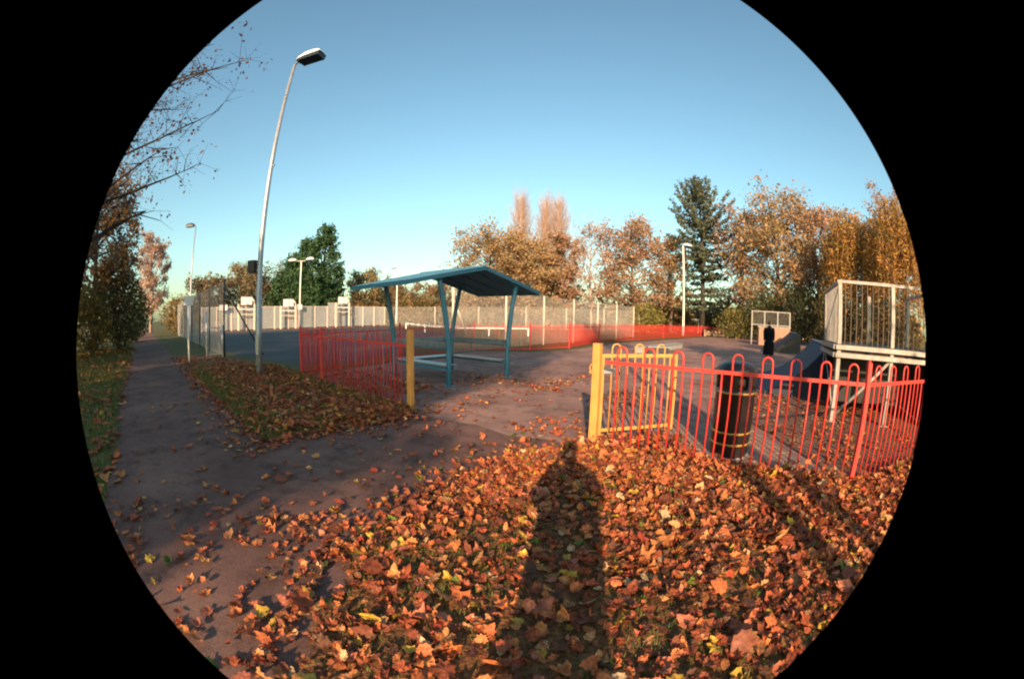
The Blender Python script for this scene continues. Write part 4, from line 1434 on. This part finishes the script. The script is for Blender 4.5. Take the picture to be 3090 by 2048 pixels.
NV = 14
SHAPES = [leaf_shape(v) for v in range(NV)]
LCOL = np.array([(.58, .165, .06), (.66, .235, .075), (.47, .115, .05), (.34, .09, .04), (.66, .31, .12), (.26, .078, .04), (.60, .185, .10), (.66, .40, .06), (.15, .065, .035), (.70, .46, .24), (.18, .22, .035), (.50, .085, .04)])
LPROB = np.array([.17, .14, .15, .13, .06, .10, .08, .035, .08, .025, .015, .015])
LPROB /= LPROB.sum()

leaves = []      # x, y, z, size, tilt, spin, colour index, shape


def scatter(poly, dens, zfun, heap=.03, tilt=.45, keep=None, smin=.055, smax=.115, xlim=None):
    xs, ys = [p[0] for p in poly], [p[1] for p in poly]
    x0, x1, y0, y1 = min(xs), max(xs), min(ys), max(ys)
    if xlim:
        x0, x1, y0, y1 = max(x0, xlim[0]), min(x1, xlim[1]), max(y0, xlim[2]), min(y1, xlim[3])
    n = int(dens * (x1 - x0) * (y1 - y0))
    x, y = rng.uniform(x0, x1, n), rng.uniform(y0, y1, n)
    m = inside(poly, x, y)
    # only what the lens could take in from near the camera
    dist = np.hypot(x, y)
    m &= (y > .55) & (np.abs(np.arctan2(x, y)) < R(70))
    if keep is not None:
        m &= rng.random(n) < keep(x, y)
    x, y = x[m], y[m]
    n = len(x)
    z = np.broadcast_to(zfun(x, y), (n,)) + .006 + np.abs(rng.normal(0, heap, n))
    size = smin * .8 + (smax * 1.05 - smin * .8) * rng.beta(1.4, 2.6, n)
    size = np.where(rng.random(n) < .07, size * 1.6, size)
    leaves.append(np.stack([x, y, z, size, np.abs(rng.normal(0, tilt, n)), rng.uniform(0, 6.283, n), rng.choice(len(LCOL), n, p=LPROB), rng.integers(NV, size=n)], 1))


flat = lambda x, y: .010
near_fence = lambda x, y: np.clip(.62 + .45 * (1 - edge_dist([(1.0, 4.4), (3.46, 2.5), (9, 2.46), (3.46, 2.51)], x, y) / 1.2) + .35 * lump(x, y, .9, 2), .22, 1)
scatter(VERGE_R, 1500, verge_z, .020, .42, near_fence, xlim=(-1.2, 6.2, .5, 4.5))
scatter([(1.1, 4.5), (3.4, 2.65), (3.2, 2.3), (.9, 4.2)], 800, verge_z, .05, .8)
scatter([(.9, 4.5), (2.3, 3.6), (2.3, 4.9), (1.4, 4.95)], 330, flat, .02, .5)
scatter(VERGE_L, 520, verge_z, .02, .4, lambda x, y: np.clip(.85 + .6 * lump(x, y, .8, 5), .2, 1) * np.clip(edge_dist([(-12, 11.25), (-8.6, 8.62), (-5.6, 6.25), (-2.85, 4.05), (-2.17, 4.8), (-2.86, 4.06), (-5.61, 6.26), (-8.61, 8.63)], x, y) / .5, .25, 1), xlim=(-9, 0, 3, 10.5))
scatter([(-3.0, 4.3), (-1.3, 5.5), (-1.4, 6.3), (-2.6, 6.2)], 420, verge_z, .03, .6)
clumpy = lambda x, y: np.clip(.10 + .9 * np.clip(lump(x, y, .9, 3) - .25, 0, 1), .03, 1)
scatter(path_poly, 50, flat, .006, .22, clumpy, xlim=(-6, .5, .5, 6))
scatter(path_poly, 150, flat, .004, .16, lambda x, y: np.clip(.25 + .9 * lump(x, y, 1.6, 8), .05, 1), xlim=(-3.2, .2, .6, 2.6))
scatter([(-3.2, 3.5), (-.5, 3.0), (.9, 4.2), (-1.4, 6.2), (-2.2, 4.8)], 80, flat, .006, .3, clumpy)
scatter([(-1.3, 6.2), (1.1, 4.5), (4, 9), (1, 12), (-2.5, 10)], 150, flat, .006, .3, lambda x, y: np.clip(.15 + .9 * lump(x, y, .7, 9), .04, 1))
edge_fall = lambda P_, w_: (lambda x, y: np.exp(-edge_dist(P_, x, y) / w_))
scatter([(-2.6, .5), (-2.6, 3.2), (-1.2, 4.6), (.6, 5.2), (1.1, 4.4), (-.2, 3.7), (-.9, 2.5), (-1.0, 1.6), (-.8, .5)], 480, flat, .01, .4, edge_fall(VERGE_R, .22))
scatter([(-12, 10.6), (-8.6, 8.2), (-5, 5.2), (-2.9, 3.3), (-1.0, 4.9), (-.9, 6.2), (-1.45, 6.2), (-2.2, 4.8), (-2.85, 4.05), (-8.6, 8.6)], 420, flat, .01, .4, edge_fall(VERGE_L, .2))
scatter([(-4.8, 9.0), (-1.6, 6.4), (-1.5, 8.4), (-3.4, 11)], 220, flat, .01, .3, lambda x, y: np.clip(.5 + .6 * lump(x, y, .9, 4), .1, 1))
scatter(dirt_poly, 150, lambda x, y: .015, .01, .35, lambda x, y: np.clip(.4 + .6 * lump(x, y, .9, 6), .06, 1))
scatter([on_path(2.0, -.5), on_path(26, -.5), on_path(26, -5), on_path(2.0, -4)], 40, lambda x, y: .004, .01, .3, smin=.1, smax=.2)
scatter([(-13, 11.5), (-8.6, 8.7), (-8, 11), (-11, 12.6)], 90, lambda x, y: .03, .02, .3)

L = np.concatenate(leaves)
def view_dir(x, y, z):
    d = np.stack([x, y, z - 1.5], 1)
    return (d / np.linalg.norm(d, axis=1, keepdims=True)) @ np.array(tuple(_f))


dist = np.sqrt(L[:, 0] ** 2 + L[:, 1] ** 2 + 2.25)
seen = (view_dir(L[:, 0], L[:, 1], L[:, 2]) > math.cos(R(60))) & (L[:, 1] > 1.02)
order = np.argsort(np.where(seen, dist - L[:, 3] * 3, 1e6))
single = set(order[:290].tolist())


def rot_leaf(sz, tilt, spin):
    ax = rng.uniform(0, 6.283)
    k_ = np.array([math.cos(ax), math.sin(ax), 0])
    K = np.array([[0, -k_[2], k_[1]], [k_[2], 0, -k_[0]], [-k_[1], k_[0], 0]])
    Rm = np.eye(3) + math.sin(tilt) * K + (1 - math.cos(tilt)) * K @ K
    c_, s_ = math.cos(spin), math.sin(spin)
    return (Rm @ np.array([[c_, -s_, 0], [s_, c_, 0], [0, 0, 1]])) @ np.diag([rng.uniform(.6, 1.1), rng.uniform(.8, 1.1), rng.uniform(.3, 2.0 if sz < .1 else 1.0)]) * sz


mesh_cache = {}
VV, TT, CC, off = [], [], [], 0
for i, (x, y, z, s, tl, sp_, ci, si) in enumerate(L):
    ci, si = int(ci), int(si)
    tl = min(tl, 1.35)
    m3 = rot_leaf(s, tl, sp_)
    z = z + math.sin(tl) * s * .33
    if i in single:
        key = (ci, si)
        if key not in mesh_cache:
            V, T = SHAPES[si]
            tint = np.tile(LCOL[ci], (len(V), 1)) * rng.uniform(.7, 1.2, (len(V), 1))
            tint[-4] *= 1.25
            mesh_cache[key] = tri_soup('fallen_leaf', V, T, tint, M['fallen'])
        o = link('fallen_leaf', mesh_cache[key], verge_near)
        M4 = Matrix.Identity(4)
        for a in range(3):
            for b in range(3):
                M4[a][b] = m3[a][b]
        M4[0][3], M4[1][3], M4[2][3] = x, y, z
        o.matrix_local = M4
        continue
    V, T = SHAPES[si]
    VV.append(V @ m3.T + [x, y, z])
    TT.append(T + off)
    off += len(V)
    CC.append(np.tile(LCOL[ci] * rng.uniform(.65, 1.15), (len(V), 1)) * rng.uniform(.8, 1.12, (len(V), 1)))
fl = link('fallen_leaves', tri_soup('fallen_leaves', np.concatenate(VV), np.concatenate(TT), np.concatenate(CC), M['fallen']))
tag(fl, 'carpet of orange and brown maple leaves over grass and paths', 'leaves', kind='stuff')

# grass blades
def grass(poly, n, keep, h0, h1, lim):
    x, y = rng.uniform(lim[0], lim[1], n), rng.uniform(lim[2], lim[3], n)
    m = inside(poly, x, y) & (rng.random(n) < keep(x, y)) & (np.abs(np.arctan2(x, np.maximum(y, .01))) < R(70))
    x, y = x[m], y[m]
    n = len(x)
    z = verge_z(x, y) - .004
    a = rng.uniform(0, 6.283, n)
    h = rng.uniform(h0, h1, n)
    w = .0035 + .00035 * np.hypot(x, y)
    d = np.stack([np.cos(a), np.sin(a), np.zeros(n)], 1)
    e = np.stack([-np.sin(a), np.cos(a), np.zeros(n)], 1)
    b = np.stack([x, y, z], 1)
    t = b + d * (h * rng.uniform(.2, .9, n))[:, None] + np.stack([np.zeros(n), np.zeros(n), h], 1)
    v = np.stack([b - e * w[:, None], b + e * w[:, None], t], 1).reshape(-1, 3)
    g = np.array([(.10, .17, .03), (.15, .20, .04), (.22, .21, .06), (.07, .12, .025)])
    return v, g[rng.integers(0, 4, n)] * rng.uniform(.7, 1.2, n)[:, None]


patch = lambda x, y: np.clip(.12 + 1.1 * np.clip(lump(x, y, 1.25, 7.5) - .05, 0, 1), 0, 1)
g1 = grass(VERGE_R, 90000, patch, .02, .05, (-1.2, 6, .5, 4.5))
g2 = grass(VERGE_L, 60000, lambda x, y: np.clip(.25 + lump(x, y, .8, 2.0) + .9 * (edge_dist(VERGE_L, x, y) < .55), .05, 1), .05, .11, (-9, -1, 3.5, 10.5))
lv_poly = [on_path(2.0, -.66), on_path(30, -.66), on_path(30, -7), on_path(2.0, -4.5)]
g3 = grass(lv_poly, 150000, lambda x, y: np.full(np.shape(x), .9) * np.clip(1.3 - np.hypot(x, y) / 26, .25, 1), .05, .13, (-24, -1.5, .3, 18))
gv = [np.concatenate([a, b, c_]) for a, b, c_ in zip(g1, g2, g3)]
gr = link('grass', quads_mesh('grass', gv[0], None, M['blade'], gv[1], 3))
tag(gr, 'short green grass showing through the fallen leaves', 'grass', kind='stuff')
